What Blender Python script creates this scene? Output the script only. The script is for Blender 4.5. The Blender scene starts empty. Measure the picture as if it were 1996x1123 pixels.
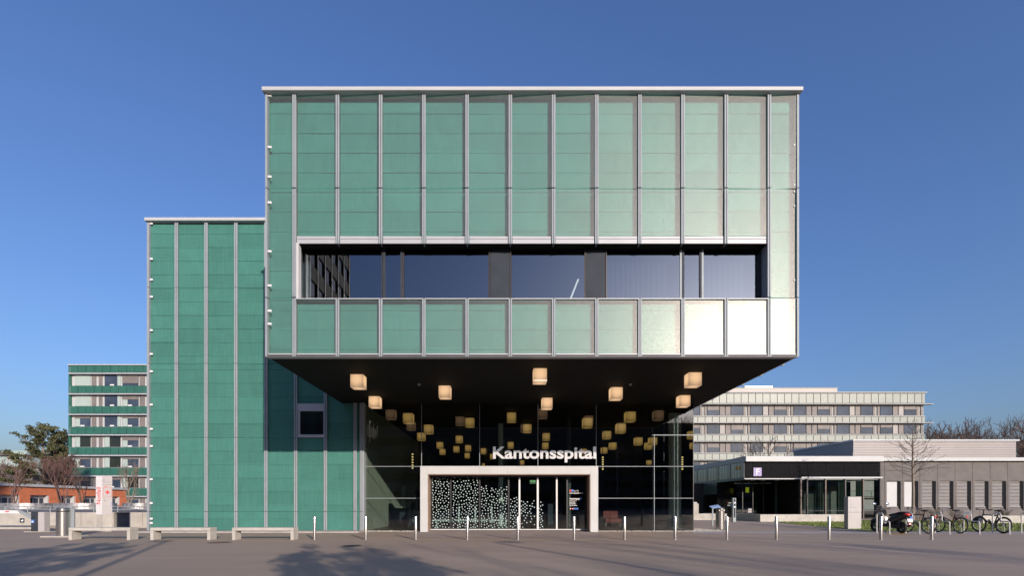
import bpy, bmesh, math, random
from mathutils import Vector, Matrix
R = math.radians
random.seed(7)
SC = bpy.context.scene
COL = SC.collection

# ------------------------------------------------------------------ camera, sky, sun
F_PX, CX, HY, EYE = 942.0, 980.0, 982.0, 1.27      # focal length in photo pixels, vanishing point, eye height
cd = bpy.data.cameras.new('camera'); cam = bpy.data.objects.new('camera', cd); COL.objects.link(cam)
cam.location = (0, 0, EYE); cam.rotation_euler = (R(90), 0, 0)
cd.sensor_width = 36; cd.lens = F_PX / 1996 * 36
cd.shift_x = (998 - CX) / 1996; cd.shift_y = (HY - 561.5) / 1996
cd.clip_start = 0.1; cd.clip_end = 3000
SC.camera = cam

SUN = Vector((0.504, -1.0, 0.3134)).normalized()    # towards the sun
sun_el = math.asin(SUN.z)
w = bpy.data.worlds.new('World'); SC.world = w; w.use_nodes = True
nt = w.node_tree; bg = nt.nodes['Background']
sky = nt.nodes.new('ShaderNodeTexSky'); sky.sky_type = 'NISHITA'; sky.sun_disc = False
sky.sun_elevation = sun_el; sky.sun_rotation = math.atan2(SUN.x, SUN.y)
sky.air_density = 1.4; sky.dust_density = 3.2; sky.ozone_density = 4.0; sky.altitude = 400
wb = nt.nodes.new('ShaderNodeVectorMath'); wb.operation = 'MULTIPLY'; wb.inputs[1].default_value = (0.66, 0.725, 1.0)   # the camera's cool white balance
nt.links.new(sky.outputs[0], wb.inputs[0]); nt.links.new(wb.outputs[0], bg.inputs[0]); bg.inputs[1].default_value = 0.106
sl = bpy.data.lights.new('sun', 'SUN'); so = bpy.data.objects.new('sun', sl); COL.objects.link(so)
sl.energy = 3.0; sl.angle = R(0.5); sl.color = (1.0, 0.87, 0.74)
so.rotation_euler = SUN.to_track_quat('Z', 'Y').to_euler()
so.location = SUN * 200
SC.view_settings.view_transform = 'Standard'; SC.view_settings.look = 'None'
SC.view_settings.exposure = 0.8; SC.view_settings.gamma = 1.0
SC.cycles.max_bounces = 8; SC.cycles.transparent_max_bounces = 16
SC.cycles.sample_clamp_indirect = 4.0

# ------------------------------------------------------------------ measuring helpers (photo pixel + depth -> metres)
def PX(px, d): return (px - CX) / F_PX * d
def PZ(py, d): return EYE + (HY - py) / F_PX * d
def GD(py, z=0.0): return F_PX * (EYE - z) / (py - HY)     # depth of a point on the ground
def P3(px, py, d): return Vector((PX(px, d), d, PZ(py, d)))

# ------------------------------------------------------------------ object helpers
def tag(o, label=None, cat=None, group=None, kind=None):
    if label: o['label'] = label
    if cat: o['category'] = cat
    if group: o['group'] = group
    if kind: o['kind'] = kind
    return o
def thing(name, label, cat, loc=(0, 0, 0), rz=0.0, group=None):
    o = bpy.data.objects.new(name, None); COL.objects.link(o); o.empty_display_size = 0.2
    o.location = loc; o.rotation_euler = (0, 0, rz)
    return tag(o, label, cat, group)
def root_loc(o):
    while o.parent: o = o.parent
    return o.location.copy()
def kids(o): return [c for c in COL.objects if c.parent == o]
def dup(o, loc=None, rz=None, label=None, parent=None, _map=None):
    if _map is None:
        _map = {}
        for c in COL.objects:
            if c.parent: _map.setdefault(c.parent.name, []).append(c)
    c = o.copy(); COL.objects.link(c)
    if parent: c.parent = parent
    if loc is not None: c.location = loc
    if rz is not None: c.rotation_euler = (0, 0, rz)
    if label: c['label'] = label
    for ch in _map.get(o.name, []): dup(ch, parent=c, _map=_map)
    return c

class MB:
    def __init__(s): s.v = []; s.f = []
    def add(s, vs, fs):
        n = len(s.v); s.v += [tuple(v) for v in vs]; s.f += [tuple(i + n for i in f) for f in fs]; return s
    def box(s, x0, y0, z0, x1, y1, z1):
        if x0 > x1: x0, x1 = x1, x0
        if y0 > y1: y0, y1 = y1, y0
        if z0 > z1: z0, z1 = z1, z0
        return s.add([(x0,y0,z0),(x1,y0,z0),(x1,y1,z0),(x0,y1,z0),(x0,y0,z1),(x1,y0,z1),(x1,y1,z1),(x0,y1,z1)],
                     [(0,3,2,1),(4,5,6,7),(0,1,5,4),(1,2,6,5),(2,3,7,6),(3,0,4,7)])
    def quad(s, a, b, c, d): return s.add([a, b, c, d], [(0, 1, 2, 3)])
    def prism(s, poly, axis, a0, a1):
        # poly: 2D points; axis 'x','y','z' is the extrusion axis
        def mk(p, a): return {'x': (a, p[0], p[1]), 'y': (p[0], a, p[1]), 'z': (p[0], p[1], a)}[axis]
        n = len(poly); vs = [mk(p, a0) for p in poly] + [mk(p, a1) for p in poly]
        fs = [tuple(range(n))[::-1], tuple(range(n, 2 * n))] + [(i, (i + 1) % n, n + (i + 1) % n, n + i) for i in range(n)]
        return s.add(vs, fs)
    def cone(s, p0, p1, r0, r1, n=8, cap=True):
        p0 = Vector(p0); p1 = Vector(p1); d = (p1 - p0)
        if d.length < 1e-6: return s
        d.normalize(); u = d.orthogonal().normalized(); w_ = d.cross(u)
        vs = []
        for p, r in ((p0, r0), (p1, r1)):
            for i in range(n):
                a = 2 * math.pi * i / n; vs.append(p + u * (math.cos(a) * r) + w_ * (math.sin(a) * r))
        fs = [(i, (i + 1) % n, n + (i + 1) % n, n + i) for i in range(n)]
        if cap: fs += [tuple(range(n))[::-1], tuple(range(n, 2 * n))]
        return s.add(vs, fs)
    def tube(s, pts, r, n=8, cap=True):
        pts = [Vector(p) for p in pts]; m = len(pts)
        rs = r if isinstance(r, (list, tuple)) else [r] * m
        ref = None; vs = []
        for k, p in enumerate(pts):
            t = (pts[min(k + 1, m - 1)] - pts[max(k - 1, 0)]).normalized()
            if ref is None: ref = t.orthogonal().normalized()
            ref = (ref - t * ref.dot(t))
            ref = ref.normalized() if ref.length > 1e-5 else t.orthogonal().normalized()
            b = t.cross(ref)
            for i in range(n):
                a = 2 * math.pi * i / n; vs.append(p + ref * (math.cos(a) * rs[k]) + b * (math.sin(a) * rs[k]))
        fs = [(k * n + i, k * n + (i + 1) % n, (k + 1) * n + (i + 1) % n, (k + 1) * n + i) for k in range(m - 1) for i in range(n)]
        if cap: fs += [tuple(range(n))[::-1], tuple(range((m - 1) * n, m * n))]
        return s.add(vs, fs)
    def ring(s, c, axis, RR, r, n=32, k=8, a0=0.0, a1=None):
        c = Vector(c); ax = Vector(axis).normalized()
        u = Vector((0, 0, 1)) if abs(ax.z) < .9 else Vector((1, 0, 0))
        u = (u - ax * u.dot(ax)).normalized(); v_ = ax.cross(u)
        full = a1 is None
        if full: a1 = 2 * math.pi
        m = n if full else n + 1; vs = []
        for i in range(m):
            a = a0 + (a1 - a0) * i / n; e = u * math.cos(a) + v_ * math.sin(a)
            for j in range(k):
                b = 2 * math.pi * j / k; vs.append(c + e * (RR + r * math.cos(b)) + ax * (r * math.sin(b)))
        fs = []
        for i in range(n):
            i2 = (i + 1) % m
            for j in range(k): fs.append((i * k + j, i2 * k + j, i2 * k + (j + 1) % k, i * k + (j + 1) % k))
        return s.add(vs, fs)
    def disc(s, c, u, v_, r, n=8):
        c = Vector(c); u = Vector(u); v_ = Vector(v_)
        return s.add([c + u * (r * math.cos(2*math.pi*i/n)) + v_ * (r * math.sin(2*math.pi*i/n)) for i in range(n)], [tuple(range(n))])
    def lathe(s, prof, c=(0, 0, 0), n=24):
        c = Vector(c); m = len(prof); vs = []
        for r, z in prof:
            for i in range(n):
                a = 2 * math.pi * i / n; vs.append(c + Vector((r * math.cos(a), r * math.sin(a), z)))
        fs = [(k*n+i, k*n+(i+1)%n, (k+1)*n+(i+1)%n, (k+1)*n+i) for k in range(m-1) for i in range(n)]
        fs += [tuple(range(n))[::-1], tuple(range((m-1)*n, m*n))]
        return s.add(vs, fs)
    def xf(s, M): s.v = [tuple(M @ Vector(v)) for v in s.v]; return s
    def build(s, name, mat, parent=None, smooth=False, bevel=0.0, world=True, label=None, fixn=True, seg=2):
        me = bpy.data.meshes.new(name)
        vs = s.v
        if parent is not None and world:
            L = root_loc(parent); vs = [(v[0]-L.x, v[1]-L.y, v[2]-L.z) for v in vs]
        me.from_pydata(vs, [], s.f)
        if bevel or fixn:
            bm = bmesh.new(); bm.from_mesh(me)
            if fixn: bmesh.ops.recalc_face_normals(bm, faces=bm.faces)
            if bevel:
                es = [e for e in bm.edges if len(e.link_faces) == 2 and e.calc_face_angle(0) > R(35)]
                bmesh.ops.bevel(bm, geom=es, offset=bevel, segments=seg, affect='EDGES', profile=0.5)
            bm.to_mesh(me); bm.free()
        if smooth:
            for p in me.polygons: p.use_smooth = True
            try: me.set_sharp_from_angle(angle=R(40))
            except Exception: pass
        me.materials.append(mat)
        o = bpy.data.objects.new(name, me); COL.objects.link(o)
        if parent is not None: o.parent = parent
        if label: o['label'] = label
        return o

def text_islands(txt, bold=0.0):
    """letter outlines of a text as (verts, faces) per letter, in the XY plane"""
    cu = bpy.data.curves.new('t', 'FONT'); cu.body = txt; cu.size = 1.0; cu.offset = bold; cu.extrude = 0.0; cu.resolution_u = 4
    ob = bpy.data.objects.new('t', cu); COL.objects.link(ob)
    dg = bpy.context.evaluated_depsgraph_get(); me = bpy.data.meshes.new_from_object(ob.evaluated_get(dg))
    bpy.data.objects.remove(ob); bpy.data.curves.remove(cu)
    bm = bmesh.new(); bm.from_mesh(me); bmesh.ops.remove_doubles(bm, verts=bm.verts, dist=1e-5)
    bm.verts.ensure_lookup_table(); seen = set(); isl = []
    for v in bm.verts:
        if v.index in seen: continue
        st = [v]; comp = []; seen.add(v.index)
        while st:
            q = st.pop(); comp.append(q)
            for e in q.link_edges:
                o2 = e.other_vert(q)
                if o2.index not in seen: seen.add(o2.index); st.append(o2)
        fs = set(f for q in comp for f in q.link_faces)
        if fs: isl.append((comp, fs))
    groups = []
    for comp, fs in sorted(isl, key=lambda t: min(q.co.x for q in t[0])):
        a = min(q.co.x for q in comp); b = max(q.co.x for q in comp)
        if groups and (a + b) / 2 < groups[-1][1] and (a + b) / 2 > groups[-1][0]:
            g = groups[-1]; groups[-1] = (min(a, g[0]), max(b, g[1]), g[2] + list(fs))
        else: groups.append((a, b, list(fs)))
    out = []
    for a, b, fs in groups:
        idx = {}; vs = []; ff = []
        for f in fs:
            t = []
            for q in f.verts:
                if q.index not in idx: idx[q.index] = len(vs); vs.append((q.co.x, q.co.y))
                t.append(idx[q.index])
            ff.append(tuple(t))
        out.append((vs, ff))
    bm.free(); bpy.data.meshes.remove(me)
    return out
def solid_letter(vs, fs, fn, fb):
    """extrude a flat outline: fn maps (x,y) to the front point, fb to the back point"""
    m = MB(); n = len(vs)
    allv = [fn(*v) for v in vs] + [fb(*v) for v in vs]
    ff = [f for f in fs] + [tuple(i + n for i in f[::-1]) for f in fs]
    cnt = {}
    for f in fs:
        for i in range(len(f)):
            e = (f[i], f[(i+1) % len(f)]); cnt[e] = 1
    for (a, b) in cnt:
        if (b, a) not in cnt: ff.append((b, a, a + n, b + n))
    return m.add(allv, ff)
def text_block(txt, x, y, z, h, depth=0.004, bold=0.0, width=None, up=False, u=(1, 0, 0)):
    """one MB with the text standing in the plane spanned by u and Z; (x,y,z) lower left corner, h = height of a capital"""
    isl = text_islands(txt, bold); m = MB()
    ax = [v[0] for vs, _ in isl for v in vs]; x0, x1 = min(ax), max(ax)
    s = h / 0.70; sx = (width / (x1 - x0)) if width else s
    u = Vector(u); nrm = u.cross(Vector((0, 0, 1)))
    def fn(a, b):
        if up: p = Vector((x, y, z)) + u * (-b * s) + Vector((0, 0, 1)) * ((a - x0) * sx)
        else: p = Vector((x, y, z)) + u * ((a - x0) * sx) + Vector((0, 0, 1)) * (b * s)
        return p
    for vs, fs in isl:
        k = solid_letter(vs, fs, lambda a, b: fn(a, b) + nrm * depth, fn); m.add(k.v, k.f)
    return m

# ------------------------------------------------------------------ materials
def N(nt, t, **kw):
    n = nt.nodes.new(t)
    for k, v in kw.items():
        if k in n.inputs: n.inputs[k].default_value = v
        else: setattr(n, k, v)
    return n
def mat(name, col, rough=0.6, metal=0.0, var=0.12, vs=3.0, fine=0.0, fs=60.0, bump=0.0, bs=40.0, spec=0.5, col2=None, stretch=None, emit=None, es=0.0, coat=0.0):
    m = bpy.data.materials.new(name); m.use_nodes = True; nt = m.node_tree; p = nt.nodes['Principled BSDF']
    p.inputs['Roughness'].default_value = rough; p.inputs['Metallic'].default_value = metal
    p.inputs['Specular IOR Level'].default_value = spec; p.inputs['Coat Weight'].default_value = coat
    tc = N(nt, 'ShaderNodeNewGeometry'); co = tc.outputs['Position']
    if stretch:
        mp = N(nt, 'ShaderNodeMapping'); mp.inputs['Scale'].default_value = stretch; nt.links.new(co, mp.inputs[0]); co = mp.outputs[0]
    n1 = N(nt, 'ShaderNodeTexNoise', Scale=vs, Detail=6.0, Roughness=0.62); nt.links.new(co, n1.inputs['Vector'])
    c2 = col2 or tuple(c * (1 - var * 1.6) for c in col); c1 = tuple(min(1, c * (1 + var)) for c in col) if not col2 else col
    mx = N(nt, 'ShaderNodeMix', data_type='RGBA'); mx.inputs[6].default_value = (*c2, 1); mx.inputs[7].default_value = (*c1, 1)
    rp = N(nt, 'ShaderNodeMapRange'); rp.inputs[1].default_value = 0.32; rp.inputs[2].default_value = 0.68
    nt.links.new(n1.outputs[0], rp.inputs[0]); nt.links.new(rp.outputs[0], mx.inputs[0]); out = mx.outputs[2]
    if fine:
        n2 = N(nt, 'ShaderNodeTexNoise', Scale=fs, Detail=3.0); nt.links.new(co, n2.inputs['Vector'])
        r2 = N(nt, 'ShaderNodeMapRange'); r2.inputs[1].default_value = .3; r2.inputs[2].default_value = .7
        r2.inputs[3].default_value = 1 - fine; r2.inputs[4].default_value = 1 + fine; nt.links.new(n2.outputs[0], r2.inputs[0])
        ml = N(nt, 'ShaderNodeVectorMath', operation='SCALE'); nt.links.new(out, ml.inputs[0]); nt.links.new(r2.outputs[0], ml.inputs['Scale']); out = ml.outputs[0]
    nt.links.new(out, p.inputs['Base Color'])
    if bump:
        n3 = N(nt, 'ShaderNodeTexNoise', Scale=bs, Detail=4.0); nt.links.new(co, n3.inputs['Vector'])
        b = N(nt, 'ShaderNodeBump', Strength=bump, Distance=0.02); nt.links.new(n3.outputs[0], b.inputs['Height']); nt.links.new(b.outputs[0], p.inputs['Normal'])
    if emit:
        p.inputs['Emission Color'].default_value = (*emit, 1); p.inputs['Emission Strength'].default_value = es
    return m
def glass(name, tint, refl, rough=0.0, gcol=(1, 1, 1), facing=0.0, bump=0.0, bs=30.0, diffuse=None, dfac=0.0, rough2=None):
    """thin pane: a share of mirror reflection (plus Fresnel), the rest passes tinted"""
    m = bpy.data.materials.new(name); m.use_nodes = True; nt = m.node_tree; nt.nodes.remove(nt.nodes['Principled BSDF'])
    out = nt.nodes['Material Output']
    tr = N(nt, 'ShaderNodeBsdfTransparent'); tr.inputs[0].default_value = (*tint, 1)
    gl = N(nt, 'ShaderNodeBsdfGlossy'); gl.inputs['Color'].default_value = (*gcol, 1); gl.inputs['Roughness'].default_value = rough
    fr = N(nt, 'ShaderNodeFresnel', IOR=1.45); ma = N(nt, 'ShaderNodeMath', operation='MULTIPLY_ADD', use_clamp=True)
    nt.links.new(fr.outputs[0], ma.inputs[0]); ma.inputs[1].default_value = 1.0 - refl; ma.inputs[2].default_value = refl
    mx = N(nt, 'ShaderNodeMixShader'); nt.links.new(ma.outputs[0], mx.inputs[0])
    first = tr.outputs[0]
    if diffuse:
        df = N(nt, 'ShaderNodeBsdfDiffuse'); df.inputs[0].default_value = (*diffuse, 1)
        m2 = N(nt, 'ShaderNodeMixShader'); m2.inputs[0].default_value = dfac
        nt.links.new(tr.outputs[0], m2.inputs[1]); nt.links.new(df.outputs[0], m2.inputs[2]); first = m2.outputs[0]
    nt.links.new(first, mx.inputs[1]); nt.links.new(gl.outputs[0], mx.inputs[2]); nt.links.new(mx.outputs[0], out.inputs[0])
    if rough2:
        g2 = N(nt, 'ShaderNodeBsdfGlossy'); g2.inputs['Roughness'].default_value = rough2
        gg = N(nt, 'ShaderNodeNewGeometry'); gn = N(nt, 'ShaderNodeTexNoise', Scale=38.0, Detail=3.0, Roughness=0.7); nt.links.new(gg.outputs['Position'], gn.inputs['Vector'])
        gr = N(nt, 'ShaderNodeMapRange'); gr.inputs[1].default_value = .35; gr.inputs[2].default_value = .65; gr.inputs[3].default_value = .55; gr.inputs[4].default_value = 1.0
        nt.links.new(gn.outputs[0], gr.inputs[0])
        for s in (gl, g2):
            sc_ = N(nt, 'ShaderNodeVectorMath', operation='SCALE'); sc_.inputs[0].default_value = gcol; nt.links.new(gr.outputs[0], sc_.inputs['Scale']); nt.links.new(sc_.outputs[0], s.inputs['Color'])
        gm_ = N(nt, 'ShaderNodeMixShader'); gm_.inputs[0].default_value = 0.84; nt.links.new(gl.outputs[0], gm_.inputs[1]); nt.links.new(g2.outputs[0], gm_.inputs[2]); nt.links.new(gm_.outputs[0], mx.inputs[2])
    if bump:
        g = N(nt, 'ShaderNodeNewGeometry'); n3 = N(nt, 'ShaderNodeTexNoise', Scale=bs, Detail=2.0); nt.links.new(g.outputs['Position'], n3.inputs['Vector'])
        b = N(nt, 'ShaderNodeBump', Strength=bump, Distance=0.02); nt.links.new(n3.outputs[0], b.inputs['Height']); nt.links.new(b.outputs[0], gl.inputs['Normal'])
    return m

def green_mat(name, col, bh):
    """green backing boards: each board a little lighter or darker, faint woven streaks"""
    m = mat(name, col, rough=0.75, var=0.05, vs=1.1, fine=0.05, fs=40, spec=0.2)
    nt = m.node_tree; p = nt.nodes['Principled BSDF']; src = p.inputs['Base Color'].links[0].from_socket
    oi = N(nt, 'ShaderNodeObjectInfo'); g = N(nt, 'ShaderNodeNewGeometry'); sx = N(nt, 'ShaderNodeSeparateXYZ'); nt.links.new(g.outputs['Position'], sx.inputs[0])
    dv = N(nt, 'ShaderNodeMath', operation='DIVIDE'); dv.inputs[1].default_value = bh; nt.links.new(sx.outputs[2], dv.inputs[0])
    fl = N(nt, 'ShaderNodeMath', operation='FLOOR'); nt.links.new(dv.outputs[0], fl.inputs[0])
    ad = N(nt, 'ShaderNodeMath', operation='MULTIPLY_ADD'); nt.links.new(oi.outputs['Random'], ad.inputs[0]); ad.inputs[1].default_value = 57.0; nt.links.new(fl.outputs[0], ad.inputs[2])
    wn = N(nt, 'ShaderNodeTexWhiteNoise', noise_dimensions='1D'); nt.links.new(ad.outputs[0], wn.inputs['W'])
    wv = N(nt, 'ShaderNodeMapping'); wv.inputs['Scale'].default_value = (1.0, 1.0, 22.0); nt.links.new(g.outputs['Position'], wv.inputs[0])
    n2 = N(nt, 'ShaderNodeTexNoise', Scale=1.6, Detail=5.0); nt.links.new(wv.outputs[0], n2.inputs['Vector'])
    wv2 = N(nt, 'ShaderNodeMapping'); wv2.inputs['Scale'].default_value = (26.0, 1.0, 0.8); nt.links.new(g.outputs['Position'], wv2.inputs[0])
    n3 = N(nt, 'ShaderNodeTexNoise', Scale=1.2, Detail=5.0); nt.links.new(wv2.outputs[0], n3.inputs['Vector'])
    s1 = N(nt, 'ShaderNodeMath', operation='MULTIPLY_ADD'); nt.links.new(wn.outputs[0], s1.inputs[0]); s1.inputs[1].default_value = 0.17; s1.inputs[2].default_value = 0.50
    s2 = N(nt, 'ShaderNodeMath', operation='MULTIPLY_ADD'); nt.links.new(n2.outputs[0], s2.inputs[0]); s2.inputs[1].default_value = 0.34; nt.links.new(s1.outputs[0], s2.inputs[2])
    s3 = N(nt, 'ShaderNodeMath', operation='MULTIPLY_ADD'); nt.links.new(n3.outputs[0], s3.inputs[0]); s3.inputs[1].default_value = 0.50; nt.links.new(s2.outputs[0], s3.inputs[2])
    ml = N(nt, 'ShaderNodeVectorMath', operation='SCALE'); nt.links.new(src, ml.inputs[0]); nt.links.new(s3.outputs[0], ml.inputs['Scale'])
    nt.links.new(ml.outputs[0], p.inputs['Base Color'])
    return m

BH = 0.615
M = {}
M['green'] = green_mat('green_boards', (0.052, 0.175, 0.146), BH)
M['alu'] = mat('anodised_aluminium', (0.275, 0.305, 0.33), rough=0.6, metal=0.1, spec=0.3, var=0.05, vs=1.5)
M['alu_light'] = mat('pale_aluminium', (0.38, 0.385, 0.41), rough=0.5, metal=0.1, var=0.05, vs=1.5)
M['alu_dark'] = mat('dark_metal', (0.03, 0.03, 0.033), rough=0.45, metal=0.3, var=0.1)
M['bronze'] = mat('bronze_frame', (0.07, 0.055, 0.05), rough=0.45, metal=0.4, var=0.1)
M['white'] = mat('white_enamel', (0.48, 0.485, 0.49), rough=0.5, var=0.04, vs=1.2, spec=0.25)
M['reveal'] = mat('tan_reveal', (0.30, 0.21, 0.16), rough=0.5, var=0.08)
M['black'] = mat('black_soffit', (0.008, 0.0078, 0.0072), rough=0.8, var=0.12, vs=2.0, spec=0.15)
M['dark'] = mat('dark_interior', (0.035, 0.035, 0.037), rough=0.7, var=0.15)
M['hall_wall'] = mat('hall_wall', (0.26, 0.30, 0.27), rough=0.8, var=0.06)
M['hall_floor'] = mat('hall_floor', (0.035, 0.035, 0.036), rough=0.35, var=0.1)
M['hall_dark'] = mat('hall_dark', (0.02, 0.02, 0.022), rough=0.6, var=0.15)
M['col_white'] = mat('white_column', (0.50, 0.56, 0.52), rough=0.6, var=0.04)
M['pane'] = glass('facade_glass', (0.86, 1.0, 1.0), 0.060, rough=0.245, gcol=(1.0, 0.97, 0.94), rough2=0.50, bump=0.05, bs=60.0, diffuse=(0.62, 0.66, 0.68), dfac=0.03)
M['win'] = glass('window_glass', (0.32, 0.36, 0.41), 0.155, rough=0.0, gcol=(0.72, 0.78, 0.86))
M['hall_glass'] = glass('hall_glass', (0.70, 0.77, 0.72), 0.045, rough=0.0)
M['door_glass'] = glass('door_glass', (0.56, 0.66, 0.67), 0.05, rough=0.0)
M['sky_glass'] = glass('far_window_glass', (0.25, 0.27, 0.29), 0.55, rough=0.02, gcol=(0.95, 0.95, 0.95))
M['dim_glass'] = glass('dim_window_glass', (0.42, 0.48, 0.45), 0.08, rough=0.01)
M['col_dim'] = mat('shaded_column', (0.05, 0.06, 0.055), rough=0.6, var=0.04)  # inner hall columns: the hall's shade is put into their near-black colour
M['conc_dark'] = mat('dark_concrete', (0.11, 0.10, 0.095), rough=0.85, var=0.1)
M['darksofa'] = mat('dark_red_fabric', (0.13, 0.025, 0.025), rough=0.8, var=0.1)
M['wb_frame'] = mat('pale_frame', (0.30, 0.305, 0.30), rough=0.6, var=0.05, vs=0.5)
M['mirror'] = mat('mirror_glass', (0.30, 0.36, 0.46), rough=0.15, metal=0.7, var=0.03)
M['dot'] = mat('frosted_dot', (0.42, 0.53, 0.53), rough=0.7, var=0.04)
M['conc'] = mat('concrete', (0.40, 0.375, 0.335), rough=0.85, var=0.12, vs=2.2, fine=0.10, fs=45, bump=0.15, bs=30)
M['conc_light'] = mat('concrete_bench', (0.45, 0.425, 0.385), rough=0.85, var=0.11, vs=3.2, fine=0.10, fs=60, bump=0.15, bs=40)
M['conc_grey'] = mat('grey_cladding', (0.135, 0.121, 0.116), rough=0.8, var=0.10, vs=1.6, fine=0.06, fs=20)
M['steel'] = mat('brushed_steel', (0.52, 0.49, 0.47), rough=0.27, metal=0.9, var=0.05, vs=6)
M['galv'] = mat('galvanised', (0.38, 0.37, 0.38), rough=0.42, metal=0.6, var=0.35, vs=5.0, fine=0.25, fs=18)
M['whitesteel'] = mat('white_tube', (0.52, 0.51, 0.50), rough=0.35, var=0.03)
M['rubber'] = mat('rubber', (0.018, 0.018, 0.018), rough=0.75, var=0.1)
M['blackpaint'] = mat('black_paint', (0.02, 0.02, 0.022), rough=0.3, var=0.1, coat=0.3)
M['blackplastic'] = mat('black_plastic', (0.03, 0.03, 0.032), rough=0.5, var=0.1)
M['chrome'] = mat('chrome', (0.75, 0.75, 0.75), rough=0.2, metal=1.0, var=0.03)
M['red'] = mat('red_lens', (0.70, 0.02, 0.02), rough=0.25, var=0.05, coat=0.5)
M['redpaint'] = mat('red_paint', (0.62, 0.04, 0.04), rough=0.5, var=0.03)
M['orange'] = mat('orange_reflector', (0.9, 0.25, 0.03), rough=0.3, var=0.03)
M['blue'] = mat('blue_paint', (0.03, 0.16, 0.55), rough=0.5, var=0.03)
M['anthracite'] = mat('anthracite', (0.038, 0.045, 0.058), spec=0.12, rough=0.6, var=0.08)
M['navy'] = mat('navy_door', (0.055, 0.062, 0.085), rough=0.6, var=0.08)
M['signwhite'] = mat('sign_white', (0.66, 0.65, 0.66), rough=0.45, var=0.03)
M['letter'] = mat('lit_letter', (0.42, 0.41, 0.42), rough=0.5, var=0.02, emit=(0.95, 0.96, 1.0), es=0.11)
M['signgrey'] = mat('sign_grey', (0.41, 0.385, 0.38), rough=0.5, var=0.03)
M['lilac'] = mat('lilac_sign', (0.27, 0.22, 0.42), rough=0.5, var=0.03)
M['brick'] = mat('orange_brick', (0.56, 0.17, 0.075), rough=0.85, var=0.12, vs=2.5, fine=0.12, fs=14)
M['fascia'] = mat('pale_fascia', (0.43, 0.435, 0.445), rough=0.5, var=0.04, vs=0.6)
M['blind'] = mat('grey_blind', (0.31, 0.29, 0.28), rough=0.6, var=0.05)
M['shutter'] = mat('brown_grey_shutter', (0.17, 0.15, 0.145), rough=0.6, var=0.10, vs=1.0)
M['curtain'] = mat('pale_curtain', (0.33, 0.40, 0.38), rough=0.85, var=0.05)
M['sheer'] = mat('sheer_curtain', (0.10, 0.115, 0.14), rough=0.9, var=0.05)
M['pale_green'] = mat('pale_green_glass', (0.195, 0.22, 0.20), rough=0.45, var=0.10, vs=0.25, spec=0.5)
M['green_far'] = mat('green_spandrel', (0.026, 0.115, 0.088), rough=0.5, var=0.10, vs=0.6)
M['corr'] = mat('corrugated_metal', (0.265, 0.24, 0.235), rough=0.5, metal=0.1, var=0.04, vs=0.4)
M['blackglass'] = mat('black_glass', (0.012, 0.012, 0.013), rough=0.08, var=0.1, spec=0.5)
M['sidepanel'] = mat('dark_green_panel', (0.055, 0.09, 0.075), rough=0.3, var=0.15, vs=0.8)
M['bark'] = mat('bark', (0.11, 0.085, 0.07), rough=0.9, var=0.25, vs=6)
M['bark_red'] = mat('red_twigs', (0.15, 0.085, 0.075), rough=0.9, var=0.2, vs=5)
M['bark_pale'] = mat('pale_bark', (0.24, 0.19, 0.15), rough=0.9, var=0.2, vs=5)
M['bark_far'] = mat('far_bark', (0.12, 0.085, 0.07), rough=0.9, var=0.2, vs=3)
M['needle'] = mat('pine_needles', (0.085, 0.09, 0.04), rough=0.8, var=0.40, vs=0.8, spec=0.2)
M['leaf'] = mat('tree_leaves', (0.055, 0.085, 0.03), rough=0.7, var=0.35, vs=1.2)
M['housewall'] = mat('pale_house_wall', (0.30, 0.38, 0.37), rough=0.85, var=0.06)
M['roofdark'] = mat('dark_roof', (0.10, 0.09, 0.09), rough=0.8, var=0.1)
M['yellow'] = mat('yellow_marking', (0.42, 0.27, 0.07), rough=0.8, var=0.25, vs=8)
M['rust'] = mat('rusty_iron', (0.15, 0.085, 0.06), rough=0.8, var=0.25, vs=9)
M['pebble'] = mat('pebbles', (0.45, 0.42, 0.38), rough=0.9, var=0.35, vs=20)
M['soil'] = mat('planter_soil', (0.12, 0.08, 0.06), rough=0.95, var=0.3, vs=6)

def lamp_mat(name, colour, strength, base):
    m = bpy.data.materials.new(name); m.use_nodes = True; nt = m.node_tree; p = nt.nodes['Principled BSDF']
    p.inputs['Base Color'].default_value = (*base, 1); p.inputs['Roughness'].default_value = 0.55
    tc = N(nt, 'ShaderNodeTexCoord'); vl = N(nt, 'ShaderNodeVectorMath', operation='DISTANCE'); vl.inputs[1].default_value = (0, 0, -0.17)
    nt.links.new(tc.outputs['Object'], vl.inputs[0])
    mr = N(nt, 'ShaderNodeMapRange', interpolation_type='SMOOTHSTEP'); mr.inputs[1].default_value = 0.215; mr.inputs[2].default_value = 0.40
    mr.inputs[3].default_value = 1.0; mr.inputs[4].default_value = 0.36; nt.links.new(vl.outputs['Value'], mr.inputs[0])
    ml = N(nt, 'ShaderNodeMath', operation='MULTIPLY'); ml.inputs[1].default_value = strength; nt.links.new(mr.outputs[0], ml.inputs[0])
    p.inputs['Emission Color'].default_value = (*colour, 1); nt.links.new(ml.outputs[0], p.inputs['Emission Strength'])
    return m
M['lamp'] = lamp_mat('lamp_shade_warm', (1.0, 0.62, 0.33), 0.52, (0.38, 0.34, 0.32))
M['lamp_in'] = lamp_mat('lamp_shade_amber', (1.0, 0.58, 0.18), 0.20, (0.06, 0.052, 0.04))
M['strip'] = mat('strip_light', (0.5, 0.4, 0.2), emit=(1.0, 0.72, 0.30), es=0.6)
M['strip_white'] = mat('white_strip_light', (0.6, 0.6, 0.6), emit=(1.0, 0.98, 0.85), es=1.0)
M['exit'] = mat('green_exit_lamp', (0.1, 0.3, 0.1), emit=(0.35, 0.6, 0.3), es=0.25)
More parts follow.
